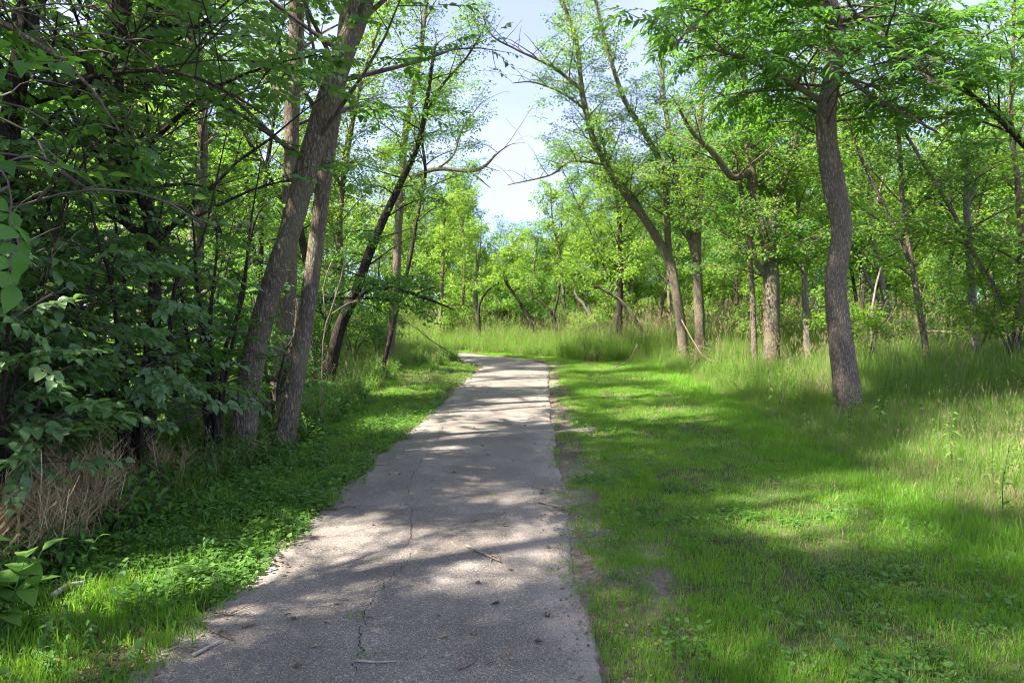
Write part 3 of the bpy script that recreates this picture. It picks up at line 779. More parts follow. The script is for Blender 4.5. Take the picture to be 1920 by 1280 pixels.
    k = (sd > 2.35 + w * .6 + sstep(5.2, 8, y) * .3) & (sd < 4.2) & (NR.random(len(x)) < np.interp(y, [3.0, 4.6, 5.2, 7], [.65, .5, .12, .05]))
    spread("dry_stalks", "stalk", G_STALK, x[k], y[k], .7, 1.1, "brown dead weed stalks standing beside the left verge", "dead stalks", .2)
    x, y = rand_pts(6000, -34, -8.5, 6, 40, .6)
    k = path_sd(x, y) < -7
    spread("field_grass", "tall_f", G_TALL + G_MID, x[k], y[k], .7, 1.5, "sunny field grass seen through the left trees", "grass", .2)
    # litter
    x, y = rand_pts(16000, -14, 16, 2.3, 26, 1.3); sd = path_sd(x, y); a = np.abs(sd)
    k = ((a > .90) & (a < 1.4) & (NR.random(len(x)) < .75)) | ((sd < -2.2) & (NR.random(len(x)) < .8)) | ((sd > 5) & (NR.random(len(x)) < .25))
    spread("leaf_litter", "litter", G_LIT, x[k], y[k], .6, 1.2, "brown leaf litter along the path edges and under trees", "leaf litter", .05, None, .016)
build_vegetation()

# ------------------------------------------------------------------ trees
# sunlit spots on the ground: the canopy has gaps along the sun's ray to each of them (x, y, radius)
def ground_px(px, py): q = P(px, py, CAM_H * FPX / (py - HORIZON)); return q[0], q[1]
HOLES = [(*ground_px(900, 1035), .42), (*ground_px(985, 1010), .25), (*ground_px(545, 1085), .36), (*ground_px(640, 1000), .30), (*ground_px(440, 1140), .30),
         (*ground_px(915, 925), .22), (*ground_px(1540, 985), .50), (*ground_px(1450, 990), .3), (*ground_px(1480, 930), .35), (*ground_px(1700, 925), .55),
         (*ground_px(1870, 880), .6), (*ground_px(900, 822), .30), (*ground_px(830, 840), .3), (*ground_px(930, 775), .5), (*ground_px(1000, 755), .7), (*ground_px(820, 800), .4),
         (*ground_px(1130, 815), .4), (*ground_px(1250, 780), .7), (*ground_px(1180, 740), .8), (*ground_px(300, 1120), .5), (*ground_px(180, 1180), .4),
         (*ground_px(960, 720), .7), (*ground_px(1350, 730), .9), (*ground_px(740, 800), .4), (*ground_px(760, 735), .7), (*ground_px(980, 700), .7), (*ground_px(860, 690), 1.0)]
HX = np.array(HOLES)
def sun_keep(pts):
    """False where a leaf would stand in one of the canopy gaps"""
    t = pts[:, 2] / SUN.z
    gx = pts[:, 0] - SUN.x * t; gy = pts[:, 1] - SUN.y * t
    d = np.hypot(gx[:, None] - HX[None, :, 0], gy[:, None] - HX[None, :, 1]) / (HX[None, :, 2] + .26)
    return (d.min(axis=1) > 1.0)
def corridor_keep(pts, lim):
    """keep the air above the path open, wider with height"""
    sd = path_sd(pts[:, 0], pts[:, 1])
    need = lim + .10 * np.maximum(pts[:, 2] - 3, 0) * 0
    far = pts[:, 1] > 10.5
    bad = far & (pts[:, 1] < 32) & (np.abs(sd) < need) 
    return ~bad

class Spec:
    def __init__(s, **k):
        s.tm = 'maple'; s.z0 = 2.5; s.gap = .45; s.blen = 2.6; s.el = .45; s.gap2 = .38; s.sub = .45; s.gap3 = .17; s.scl = 1.0
        s.droop = .05; s.wob = .16; s.lim = 1.3; s.subtubes = True; s.sides = 6; s.thin = 1.0; s.prune = None; s.side_bias = None
        s.__dict__.update(k)

def world_axis(pix, H=None, Y=None, taper_end=.025):
    """[(px, py, width_px[, Y])...] -> points and radii; H extends it upward to that height"""
    pts, rad = [], []
    for p in pix:
        y = p[3] if len(p) > 3 else Y
        pts.append(P(p[0], p[1], y)); rad.append(p[2] / 2 / FPX * y)
    if H is not None and H > pts[-1][2]:
        d = pts[-1] - pts[-2]; d /= np.linalg.norm(d)
        z0 = pts[-1][2]; r0 = rad[-1]; n = max(3, int((H - z0) / 1.3)); rg = random.Random(int(abs(pts[0][0] * 1000)))
        for i in range(n):
            d = d + np.array([rg.uniform(-.18, .18), rg.uniform(-.18, .18), .12]); d /= np.linalg.norm(d)
            pts.append(pts[-1] + d * (H - z0) / n); rad.append(r0 + (taper_end - r0) * ((i + 1) / n) ** .8)
    return np.array(pts), np.array(rad)
def smooth_axis(pts, rad, step):
    n_per = max(2, int(np.linalg.norm(np.diff(pts, axis=0), axis=1).mean() / step))
    q = catmull(np.column_stack([pts, rad]), n_per); return q[:, :3], np.maximum(q[:, 3], .004)
def bark_ridges(seed, depth=.055, flare=True, z_base=0.0):
    def f(th, pts, rad):
        s = np.concatenate([[0], np.cumsum(np.linalg.norm(np.diff(pts, axis=0), axis=1))])
        k = max(9, int(2 * math.pi * rad.mean() / .035))
        tt = th / (2 * math.pi) * k
        A, B = np.meshgrid(tt, s, indexing='xy')
        n = vnoise(A + 0 * B, B * 5 + seed * 13, k)
        n2 = vnoise(A * 2, B * 16 + seed * 7, 2 * k)
        rid = 1 - np.abs(2 * n - 1)
        lump = vnoise(A * 4 / k, B * 1.3 + seed, 4) - .5
        R = 1 + depth * (rid - .6) + depth * .5 * (n2 - .5) + .10 * lump
        if flare:
            hgt = np.maximum(pts[:, 2] - z_base, 0)
            fl = np.exp(-hgt / .16) * .32
            but = 1 + .35 * np.sin(3 * th + seed)[None, :] + .2 * np.sin(5 * th + 2 * seed)[None, :]
            R = R * (1 + fl[:, None] * but)
        return R
    return f

def grow(rg, axes, sp):
    """side branches, twigs and leaf places for a set of axes"""
    branches, leaves, dirs = [], [], []
    ga = rg.uniform(0, 6.28)
    for ai, (pts, rad) in enumerate(axes):
        seg = np.linalg.norm(np.diff(pts, axis=0), axis=1); cum = np.concatenate([[0], np.cumsum(seg)]); tot = cum[-1]
        zs = pts[:, 2]; ok = np.where(zs >= sp.z0)[0]
        if len(ok) == 0: continue
        s = cum[ok[0]] + rg.uniform(0, sp.gap)
        while s < tot:
            c = np.array([np.interp(s, cum, pts[:, k]) for k in range(3)]); r0 = float(np.interp(s, cum, rad))
            i = min(int(np.searchsorted(cum, s)), len(pts) - 1); tg = pts[i] - pts[max(i - 1, 0)]; tg = tg / (np.linalg.norm(tg) + 1e-9)
            rel = (s - cum[ok[0]]) / max(tot - cum[ok[0]], .1)
            ga += 2.4 + rg.uniform(-.5, .5)
            el = sp.el + .5 * rel + rg.uniform(-.3, .3)
            az = ga
            if sp.side_bias is not None and rg.random() < .6: az = sp.side_bias + rg.uniform(-.9, .9)
            d = np.array([math.cos(az) * math.cos(el), math.sin(az) * math.cos(el), math.sin(el)]) + tg * .25; d /= np.linalg.norm(d)
            L = sp.blen * (1.05 - .62 * rel) * rg.uniform(.6, 1.2)
            n = 6; bp = [c]; dd = d
            for k in range(n):
                dd = dd + np.array([rg.uniform(-1, 1) * sp.wob, rg.uniform(-1, 1) * sp.wob, rg.uniform(-1, 1) * sp.wob * .7 - sp.droop * k * .5]); dd /= np.linalg.norm(dd)
                bp.append(bp[-1] + dd * L / n)
            bp = np.array(bp); br = np.linspace(min(r0 * .5, .011 * L + .006), .004, n + 1)
            branches.append((bp, br))
            # twigs
            t = .22; sd_ = 1 if rg.random() < .5 else -1
            while t < 1.0:
                k = t * n; ki = min(int(k), n - 1); o = bp[ki] + (bp[ki + 1] - bp[ki]) * (k - ki); bt = bp[ki + 1] - bp[ki]; bt /= np.linalg.norm(bt)
                lat = np.array([-bt[1], bt[0], 0]); ln = np.linalg.norm(lat); lat = lat / ln if ln > 1e-6 else np.array([1.0, 0, 0])
                sd_ = -sd_; d2 = bt * .65 + lat * sd_ * rg.uniform(.6, 1.0) + np.array([0, 0, rg.uniform(-.35, .4)]); d2 /= np.linalg.norm(d2)
                L2 = max(.28, L * sp.sub * (1.1 - .65 * t) * rg.uniform(.6, 1.15))
                e = o + d2 * L2 * .55; d3 = d2 + np.array([rg.uniform(-.2, .2), rg.uniform(-.2, .2), -sp.droop * 2]); d3 /= np.linalg.norm(d3); f = e + d3 * L2 * .45
                if sp.subtubes: branches.append((np.array([o, e, f]), np.array([.0075, .0055, .003])))
                m = max(2, int(L2 / sp.gap3))
                for q in range(m):
                    u = (q + .7 + rg.uniform(-.2, .2)) / m; a_ = o + d2 * L2 * .55 * min(u / .55, 1) + (d3 * L2 * .45 * (u - .55) / .45 if u > .55 else 0)
                    leaves.append(a_ + np.array([rg.uniform(-.05, .05), rg.uniform(-.05, .05), rg.uniform(-.05, .05)]))
                    yw = rg.uniform(-.9, .9); dr = d2 + np.array([-d2[1], d2[0], 0]) * yw
                    dirs.append(dr)
                t += sp.gap2 / L * rg.uniform(.7, 1.3)
            leaves.append(bp[-1]); dirs.append(dd)
            s += sp.gap * rg.uniform(.6, 1.4)
    return branches, np.array(leaves).reshape(-1, 3), np.array(dirs).reshape(-1, 3)

def place_leaves(root, origin, leaves, dirs, sp, rg, name="crown", n_parts=0, part_name="leafy_twig", n_split=0):
    k = sun_keep(leaves) & corridor_keep(leaves, sp.lim)
    if sp.thin < 1: k &= np.array([rg.random() < sp.thin for _ in range(len(leaves))])
    if sp.prune is not None: k &= sp.prune(leaves)
    # keep clear of the lens
    k &= np.linalg.norm(leaves - np.array([0, 0, CAM_H]), axis=1) > 1.7
    leaves, dirs = leaves[k], dirs[k]
    if len(leaves) == 0: return
    yaw = np.arctan2(dirs[:, 1], dirs[:, 0]); pit = -np.arctan2(dirs[:, 2], np.hypot(dirs[:, 0], dirs[:, 1]))
    n = len(leaves); roll = NR.uniform(-.5, .5, n)
    rot = np.stack([roll, pit * .6 + NR.uniform(-.1, .35, n), yaw], -1); scl = NR.uniform(.75, 1.25, n) * sp.scl
    tm = T_[sp.tm]; idx = NR.integers(0, len(tm), n)
    if n_parts:
        pr = np.array([project(p) for p in leaves]); vis = (pr[:, 0] > -20) & (pr[:, 0] < 1940) & (pr[:, 1] > -20) & (pr[:, 1] < 1300) & (leaves[:, 1] > .5)
        order = np.argsort(np.where(vis, leaves[:, 1], 1e6))[:min(n_parts, int(vis.sum()))]
        for i in order[:n_split]:
            st, lm = SPLIT[tm[idx[i]].data.name]; s = float(scl[i])
            o = link("twig", st, root, tuple(leaves[i] - origin)); o.rotation_euler = tuple(rot[i]); o.scale = (s, s, s)
            for m_, at_ in lm: link("leaf", m_, o, tuple(at_))
        for i in order[n_split:]:
            o = link(part_name, tm[idx[i]].data, root, tuple(leaves[i] - origin)); o.rotation_euler = tuple(rot[i]); s = float(scl[i]); o.scale = (s, s, s)
        m = np.ones(n, bool); m[order] = False
        leaves, rot, scl, idx = leaves[m], rot[m], scl[m], idx[m]
    if len(leaves): scatter(name, sp.tm, tm, leaves, rot, scl, root, origin, idx)

TREES = []
def tree(name, axes, label, cat, sp, mat, seed, group=None, hero=0, n_parts=0, part_name="leafy_twig", n_split=0, crown=True):
    """axes[0] is the trunk, further axes are limbs (each a part); side branches go with the trunk"""
    rg = random.Random(seed)
    base = axes[0][0][0].copy(); base[2] = gh1(base[0], base[1])
    origin = base
    root = empty(name, base, label, cat, group)
    sm = []; limb_objs = []
    for i, (p, r) in enumerate(axes):
        p = p.copy()
        if i == 0: p[0][2] = base[2] - .12
        q, rr = smooth_axis(p, r, (.035 if hero > 1 else .07) if hero else .30); sm.append((q, rr))
        mb = MB()
        if hero:
            mb.tube(q, rr, (84 if hero > 1 else 40) if i == 0 else 20, True, bark_ridges(seed + i, .075 if hero > 1 else .06, i == 0, base[2]))
        else: mb.tube(q, rr, sp.sides + 2, True)
        if i == 0: trunk_mb = mb
        else: limb_objs.append(link("limb", mb.mesh("limb", mat, origin), root))
    lvs, drs = [], []
    carriers = [link("trunk", trunk_mb.mesh("trunk", mat, origin), root)] + limb_objs
    if crown:
        for car, a_ in zip(carriers, sm):                     # the side branches belong to the trunk or limb they grow from
            br, lv, dr = grow(rg, [a_], sp)
            lvs.append(lv); drs.append(dr)
            if not br: continue
            bm = MB()
            for p, r in br: bm.tube(p, r, 5 if len(p) > 3 and hero else (4 if len(p) > 3 else 3))
            link("branches", bm.mesh("branches", M['twig'] if mat is not M['bark_dark'] else M['bark_dark'], origin), car)["kind"] = "stuff"
    lv = np.vstack(lvs) if lvs else np.zeros((0, 3)); dr = np.vstack(drs) if drs else np.zeros((0, 3))
    if len(lv): place_leaves(root, origin, lv, dr, sp, rg, "crown", n_parts, part_name, n_split)
    return root

def ax(*pix, Y=None, H=None): return world_axis(pix, H, Y)

# ---- left side, beside the path
tree("leaning_tree", [ax((448, 875, 50, 8.0), (462, 760, 45, 8.0), (472, 690, 42, 8.0), (500, 570, 40, 8.0), (545, 430, 40, 7.9), (590, 265, 41, 7.8), (640, 115, 40, 7.7), (682, 0, 38, 7.6), H=14)],
     "thick grey trunked tree leaning towards the path, left verge", "tree", Spec(z0=3.2, blen=2.6, gap=.26, tm='maple', lim=.9, scl=.85), M['bark'], 1, hero=2)
tree("slender_leaning_tree", [ax((528, 856, 38, 8.6), (548, 750, 33, 8.6), (566, 650, 31, 8.6), (582, 540, 30, 8.6), (600, 400, 28, 8.6), (618, 260, 29, 8.6), (640, 120, 26, 8.6), (655, 0, 24, 8.6), H=13)],
     "slimmer brown tree curving beside the thick leaning trunk", "tree", Spec(z0=3.8, blen=2.8, gap=.40, tm='maple', lim=.9), M['bark'], 2, hero=1)
tree("straight_tree", [ax((520, 760, 40, 11), (532, 640, 34, 11), (540, 520, 32, 11), (545, 350, 30, 11), (548, 200, 28, 11), (556, 40, 27, 11), H=14)],
     "straight tree standing right behind the two leaning trunks", "tree", Spec(z0=4.0, blen=3.0, gap=.42, tm='mid', lim=1.1, gap3=.24), M['bark'], 3, hero=1)
tree("short_thick_tree", [ax((388, 800, 25, 9.9), (384, 700, 22, 9.9), (378, 590, 21, 9.9), (372, 450, 20, 9.9), (380, 250, 18, 9.9), H=10)],
     "thin upright tree left of the thick leaning trunk", "tree", Spec(z0=2.4, blen=2.2, gap=.32, tm='dark'), M['bark'], 4, hero=1)
tree("forked_dark_tree", [ax((272, 890, 30, 7.0), (280, 760, 26, 7.0), (290, 600, 23, 7.0), (285, 450, 22, 7.0), (262, 330, 20, 7.0), (240, 250, 17, 7.0)),
                          ax((285, 440, 20, 7.0), (240, 420, 14, 6.9), (225, 330, 30, 7.1), (212, 180, 36, 7.2), (216, 90, 40, 7.3), (226, 0, 40, 7.3), H=12),
                          ax((235, 225, 16, 7.2), (262, 105, 15, 7.1), (305, 48, 13, 7.1), (350, 52, 10, 7.0), (400, 40, 6, 7.0)),
                          ax((300, 310, 14, 7.0), (265, 290, 7, 6.8), (285, 262, 6, 6.7), (305, 245, 4, 6.6))],
     "black trunked forked tree deep in the left thicket", "tree", Spec(z0=2.2, blen=2.4, gap=.21, tm='dark'), M['bark_dark'], 5, hero=1)
tree("thicket_edge_tree", [ax((8, 905, 52, 6.0), (45, 800, 48, 6.0), (58, 700, 44, 6.0), (38, 560, 40, 6.0), (14, 430, 38, 6.0), (16, 260, 36, 6.0), (50, 60, 34, 6.0), (66, 0, 33, 6.0), H=12),
                           ax((30, 130, 12, 6.0), (110, 160, 9, 5.6), (200, 138, 8, 5.4), (330, 136, 6.5, 5.3), (430, 175, 5, 5.2), (505, 222, 3, 5.2))],
     "dark crooked trunk at the foot of the left thicket, behind dead stalks", "tree", Spec(z0=2.4, blen=2.2, gap=.20, tm='dark'), M['bark_dark'], 6, hero=1)
# tree beside the camera whose boughs droop in front of the thicket
tree("hanging_bough_tree", [(np.array([(-4.6, 2.6, 0), (-4.5, 2.6, 2.0), (-4.3, 2.8, 4.2), (-4.2, 3.0, 7.0), (-4.0, 3.1, 10.5)]), np.array([.17, .14, .12, .09, .03])),
                            (np.array([(-4.4, 2.7, 3.0), (-3.9, 3.2, 3.45), (-3.3, 3.9, 3.5), (-2.75, 4.2, 3.25), (-2.5, 4.35, 2.85)]), np.array([.03, .024, .018, .012, .005])),
                            (np.array([(-4.3, 2.8, 4.0), (-3.8, 3.6, 4.2), (-3.2, 4.3, 4.0), (-2.6, 4.8, 3.75)]), np.array([.03, .02, .014, .005])),
                            (np.array([(-4.4, 2.7, 2.2), (-3.5, 2.9, 2.55), (-2.7, 2.8, 2.45), (-2.1, 2.6, 2.2), (-1.85, 2.5, 1.95)]), np.array([.025, .02, .014, .01, .004]))],
     "tree with large drooping leaves hanging in front of the dark thicket", "tree", Spec(z0=1.9, blen=1.5, gap=.11, tm='maple', scl=.75, gap3=.10, droop=.16, el=.1,
     prune=lambda p: (p[:, 0] < np.where(p[:, 1] < 3.3, -.67, -.52) * np.maximum(p[:, 1], 1.8) - .12) | (p[:, 2] > 4.5)), M['bark'], 7, n_parts=260, n_split=25)
tree("bare_limb_tree", [ax((728, 690, 20, 20), (732, 640, 17, 20), (742, 540, 16, 20), (747, 420, 15, 20), (752, 355, 15, 20)),
                        ax((752, 355, 11, 20), (775, 332, 9.5, 20), (820, 317, 8.5, 19.8), (880, 320, 7.5, 19.6), (908, 312, 6, 19.5), (932, 288, 4, 19.4), (958, 271, 1.6, 19.4), (985, 268, .8, 19.4)),
                        ax((880, 320, 5, 19.6), (900, 336, 3.6, 19.5), (920, 353, 1.2, 19.5)), ax((908, 312, 2.5, 19.5), (926, 318, 1.6, 19.4), (940, 322, .8, 19.3)), ax((820, 317, 5, 19.8), (850, 290, 4, 19.6), (868, 240, 3, 19.5), (905, 190, 1.5, 19.4)),
                        ax((752, 360, 13, 20), (760, 250, 12, 20), (785, 120, 10, 20), (800, 0, 8, 20), H=13)],
     "pale tree with a long bare limb reaching over the path", "tree", Spec(z0=6.2, blen=2.4, gap=.24, tm='lite', gap3=.2, lim=.7, scl=.8, subtubes=False), M['bark'], 8, hero=1)
tree("arching_sapling", [ax((712, 700, 9, 17), (742, 590, 8, 17), (766, 500, 7, 17), (782, 410, 6.5, 17), (798, 325, 6, 17), (792, 250, 5, 16.8), (822, 170, 5, 16.6), (872, 112, 4, 16.4), (905, 60, 3, 16.2))],
     "thin dark sapling arching up beside the bare limbed tree", "tree", Spec(z0=3.6, blen=1.7, gap=.20, tm='lite', gap3=.18, lim=.5, scl=.75, subtubes=False), M['bark_dark'], 9)
tree("mossy_leaning_tree", [ax((606, 700, 26, 14.5), (636, 620, 22, 14.5), (664, 555, 19, 14.3), (702, 450, 16, 14), (748, 350, 13, 13.8), (782, 275, 10, 13.6), (800, 190, 8, 13.5), (815, 90, 6, 13.5)),
                            ax((650, 585, 8, 14.2), (690, 545, 7, 13.6), (750, 545, 6, 13.2), (800, 560, 5, 13), (850, 580, 3, 12.8)),
                            ax((660, 560, 7, 14.2), (620, 560, 6, 13.2), (600, 575, 5, 12.4), (610, 600, 3, 11.8))],
     "dark leaning tree with low leafy boughs over the left verge", "tree", Spec(z0=1.9, blen=1.5, gap=.22, tm='mid', el=.05, gap3=.16, scl=.8, lim=1.0, prune=lambda p: p[:, 2] > 1.35), M['bark_dark'], 10, hero=1)
tree("straight_pole_tree", [ax((822, 660, 8, 33), (828, 560, 7, 33), (832, 440, 5, 33), (834, 380, 3, 33))],
     "straight pole-thin tree on the far side of the bend", "tree", Spec(z0=2.4, blen=1.7, gap=.22, tm='bright', subtubes=False), M['bark'], 12)
tree("leafless_sapling", [ax((600, 770, 2, 9.5), (606, 640, 2.4, 9.5), (618, 590, 2.4, 9.5), (640, 520, 2, 9.5), (650, 460, 2, 9.5)), ax((612, 600, 2, 9.5), (606, 540, 2.5, 9.5), (622, 490, 2, 9.5)), ax((620, 590, 2, 9.5), (650, 570, 2, 9.5), (672, 563, 1.5, 9.5))],
     "leafless pale twigged sapling beside the slimmer leaning tree", "sapling", Spec(), M['stick'], 13, crown=False)

# ---- right side
tree("crooked_tree", [ax((1594, 790, 50, 11.2), (1588, 730, 46, 11.2), (1581, 680, 44, 11.2), (1572, 600, 41, 11.2), (1567, 525, 38, 11.2), (1577, 430, 36, 11.2), (1564, 350, 39, 11.2), (1550, 265, 37, 11.2), (1550, 200, 34, 11.2), (1564, 125, 31, 11.2), (1569, 60, 31, 11.2), (1546, 0, 38, 11.3), H=13),
                      ax((1545, 195, 13, 11.3), (1500, 165, 11, 10.9), (1455, 140, 9, 10.6), (1400, 112, 7, 10.2), (1330, 90, 5, 9.8)),
                      ax((1560, 80, 14, 11.3), (1600, 30, 12, 10.9), (1660, 70, 10, 10.3), (1720, 130, 8, 9.9), (1780, 170, 5, 9.6)),
                      ax((1550, 30, 16, 11.3), (1480, 0, 13, 10.8), (1400, -10, 10, 10.2), (1320, 30, 7, 9.6), (1260, 90, 4, 9.2)),
                      ax((1556, 110, 9, 11.3), (1620, 170, 8, 10.8), (1690, 210, 6, 10.4), (1760, 250, 4, 10.2))],
     "big furrowed trunk with an S bend standing in tall grass", "tree", Spec(z0=4.4, blen=1.9, gap=.16, tm='ash', droop=.10, gap3=.085, el=.15, sub=.5, lim=1.6, scl=1.35,
     prune=lambda p: ~((np.abs(p[:, 0] - 5.25) < .42) & (p[:, 1] < 11.6) & (p[:, 2] < 7))), M['bark_furrow'], 20, hero=2, n_parts=290, part_name="leaf")
tree("forked_tree", [ax((1447, 690, 32, 17), (1447, 640, 29, 17), (1446, 560, 29, 17), (1441, 455, 27, 17), (1418, 385, 21, 17), (1406, 300, 17, 17), (1396, 180, 14, 17), (1388, 50, 12, 17), H=12.5),
                     ax((1443, 450, 20, 17), (1455, 380, 18, 17), (1468, 340, 16, 17), (1484, 280, 14, 17), (1516, 190, 12, 17), (1530, 110, 10, 17), (1535, 20, 9, 17), H=11),
                     ax((1406, 320, 14, 17), (1390, 330, 13, 16.8), (1370, 330, 12, 16.6), (1338, 288, 11, 16.4), (1300, 250, 8, 16.2), (1270, 200, 5, 16)),
                     ax((1437, 520, 12, 17), (1418, 490, 11, 16.8), (1408, 455, 8, 16.6), (1390, 420, 4, 16.4))],
     "tree forking low into two dark limbs behind the tall grass", "tree", Spec(z0=2.4, blen=2.2, gap=.30, tm='lite', gap3=.2, scl=.8), M['bark'], 21, hero=1)
tree("twin_stem_tree", [ax((1313, 690, 22, 21), (1312, 620, 19, 21), (1309, 540, 18, 21), (1305, 460, 18, 21), (1310, 380, 15, 21), (1311, 320, 15, 21), (1306, 260, 12, 21), (1316, 190, 10, 21), (1312, 80, 8, 21), H=12),
                        ax((1302, 475, 14, 21), (1288, 420, 12, 21), (1275, 370, 11, 21), (1264, 300, 10, 21), (1246, 190, 8, 21), (1240, 80, 6, 21))],
     "straight grey tree dividing into twin stems beside the leaning fork", "tree", Spec(z0=3.6, blen=2.2, gap=.22, tm='lite', gap3=.2, scl=.75, lim=1.8), M['bark'], 22, hero=1)
tree("leaning_forked_tree", [ax((1284, 690, 21, 21), (1278, 620, 19, 21), (1267, 545, 18, 21), (1252, 485, 18, 21), (1210, 412, 15, 20.8), (1156, 342, 13, 20.6), (1116, 270, 11, 20.4), (1100, 215, 11, 20.3), (1090, 160, 9, 20.2), (1080, 75, 8, 20.1), (1052, 0, 7, 20.0), H=11),
                             ax((1255, 490, 14, 21), (1252, 440, 12, 21), (1250, 370, 12, 21), (1240, 310, 11, 21), (1202, 238, 10, 21), (1170, 185, 9, 21), (1140, 95, 7, 21), (1116, 0, 6, 21), H=11),
                             ax((1090, 168, 7, 20.2), (1036, 126, 6, 20), (966, 92, 4, 19.8), (922, 66, 3, 19.6), (902, 20, 2, 19.5)),
                             ax((1096, 205, 5, 20.3), (1056, 176, 4, 20.2), (1002, 155, 3, 20), (960, 156, 1.6, 20)),
                             ax((1132, 308, 6, 20.5), (1072, 302, 5, 20.3), (1032, 328, 3.5, 20.1), (952, 347, 1.8, 20)),
                             ax((1213, 410, 6, 20.8), (1190, 370, 5, 20.9), (1165, 345, 4, 21))],
     "slender tree whose fork leans out towards the path's sky gap", "tree", Spec(z0=4.6, blen=1.7, gap=.20, tm='lite', gap3=.18, scl=.8, lim=.7, subtubes=False), M['bark'], 23, hero=1)
tree("split_dead_tree", [ax((1830, 715, 17, 15), (1828, 640, 14, 15), (1820, 520, 14, 15), (1816, 440, 13, 15), (1812, 375, 11, 15), (1815, 300, 8, 15)), ax((1815, 385, 8, 15), (1830, 340, 7, 15), (1842, 290, 5, 15))],
     "pale split trunk with peeling bark at the wood's edge", "tree", Spec(z0=3.6, blen=1.5, gap=.35, tm='mid', gap3=.24, scl=.8), M['bark_pale'], 24, hero=1)
tree("slanting_bough_tree", [(np.array([(9.6, 10.5, 0), (9.5, 10.5, 3), (9.4, 10.6, 6), (9.3, 10.6, 11)]), np.array([.18, .15, .12, .03])),
                                 ax((1960, 310, 12, 10.5), (1920, 272, 11, 10.3), (1880, 230, 9, 10.1), (1838, 190, 7, 9.9), (1790, 150, 4, 9.7))],
     "tree with a dark bough slanting down beyond the S bend trunk's crown", "tree", Spec(z0=4.0, blen=2.0, gap=.3, tm='maple', gap3=.2), M['bark_dark'], 25)

# ---- slim trees round the meadow beyond the bend
FAR = Spec(z0=2.3, blen=1.9, gap=.26, tm='bright', gap3=.25, subtubes=False, sides=5, lim=2.0)
def far_tree(name, label, pix, Y, mat, seed, H=None, **k):
    d = dict(FAR.__dict__); d.update(k)
    axes = [world_axis([(a, b, w) for a, b, w in pp], H if i == 0 else None, Y) for i, pp in enumerate(pix)]
    tree(name, axes, label, "tree", Spec(**d), mat, seed, "trees round the meadow")
far_tree("pale_trunk_tree", "pale sunlit trunk behind the dark curved stem in the meadow", [[(904, 655, 9), (900, 615, 9), (893, 580, 9), (892, 540, 8), (895, 500, 6)]], 34, M['bark_pale'], 30, 5.8)
far_tree("curved_stem_tree", "thin dark stem curving over in front of the pale trunk", [[(901, 650, 7), (898, 600, 6), (899, 570, 5), (914, 545, 4), (936, 530, 3)]], 31, M['bark_dark'], 31, None, blen=1.2, z0=2.5)
far_tree("slanting_tree", "dark straight stem slanting left over the meadow grass", [[(1016, 665, 9), (1002, 618, 8), (986, 588, 7), (971, 562, 6), (950, 532, 5), (940, 505, 4)]], 30, M['bark_dark'], 32, None, blen=1.4)
far_tree("spreading_tree", "small dark tree branching into a wide V in the meadow", [[(1046, 668, 8), (1044, 617, 7), (1038, 592, 6), (1046, 560, 4), (1049, 530, 3)], [(1038, 592, 5), (1026, 575, 4), (1008, 563, 3), (990, 545, 2)]], 29, M['bark_dark'], 33, None, blen=1.4)
far_tree("mossy_stem_tree", "greenish stem between the wide V tree and the pale bent one", [[(1073, 668, 9), (1066, 610, 8), (1058, 578, 7), (1055, 530, 6), (1050, 480, 5)]], 31, M['bark'], 34, 7.5)
far_tree("bent_pale_tree", "pale bare bent trunk leaning left at the meadow edge", [[(1133, 668, 10), (1126, 625, 10), (1108, 592, 9), (1093, 568, 7), (1080, 555, 5), (1074, 520, 4)]], 29, M['bark_pale'], 35, None, blen=1.5)
far_tree("thick_dark_tree", "thick dark upright trunk at the right of the meadow", [[(1155, 680, 15), (1160, 620, 14), (1162, 560, 12), (1163, 480, 10), (1160, 400, 8)]], 27, M['bark_dark'], 36, 9.5)
far_tree("arching_tree", "long stem arching left across the thick dark trunk", [[(1222, 690, 9), (1206, 625, 8), (1170, 571, 7), (1143, 550, 6), (1106, 530, 5), (1070, 512, 3)]], 25, M['bark'], 37, None, blen=1.3)

# ---- the woods on both sides: individual trees
BARK_WORD = {'bark_grey': 'grey', 'bark_dark': 'dark', 'bark_pale': 'pale', 'bark_furrowed': 'furrowed'}
LEAF_WORD = {'lite': 'light green', 'bright': 'yellow-green', 'mid': 'deep green', 'pale': 'pale', 'darkclump': 'dark', 'dark': 'dark'}
MARKS = [(1592, 11.3, "the S bend trunk"), (1447, 17, "the low forking tree"), (1312, 18, "the twin stemmed tree"), (1828, 15, "the pale split trunk"), (1720, 17, "the hung-up log"), (1240, 18, "the leaning fork"),
         (450, 8.2, "the thick leaning trunk"), (530, 8.7, "the slimmer leaning tree"), (640, 14.5, "the dark leaning tree"), (730, 20, "the bare limbed tree"), (275, 7, "the black forked trunk"), (40, 6, "the crooked thicket trunk"),
         (385, 9.9, "the thin upright tree"), (824, 24, "the pole-thin tree"), (900, 34, "the pale meadow trunk"), (1010, 30, "the slanting meadow stem"), (1045, 29, "the wide V tree"), (1130, 29, "the bent pale tree"), (1158, 27, "the thick dark meadow trunk")]
def by_mark(x, y):
    px = 960 + x / max(y, .5) * FPX
    c = [(abs(px - m[0]), m) for m in MARKS if m[1] < y + 1.5]
    d, m = min(c) if c else (0, MARKS[6])
    far = "well behind " if y - m[1] > 11 else "behind "
    return (far if d < 45 else ("close beside " if y - m[1] < 5 else "back beside ")) + m[2]
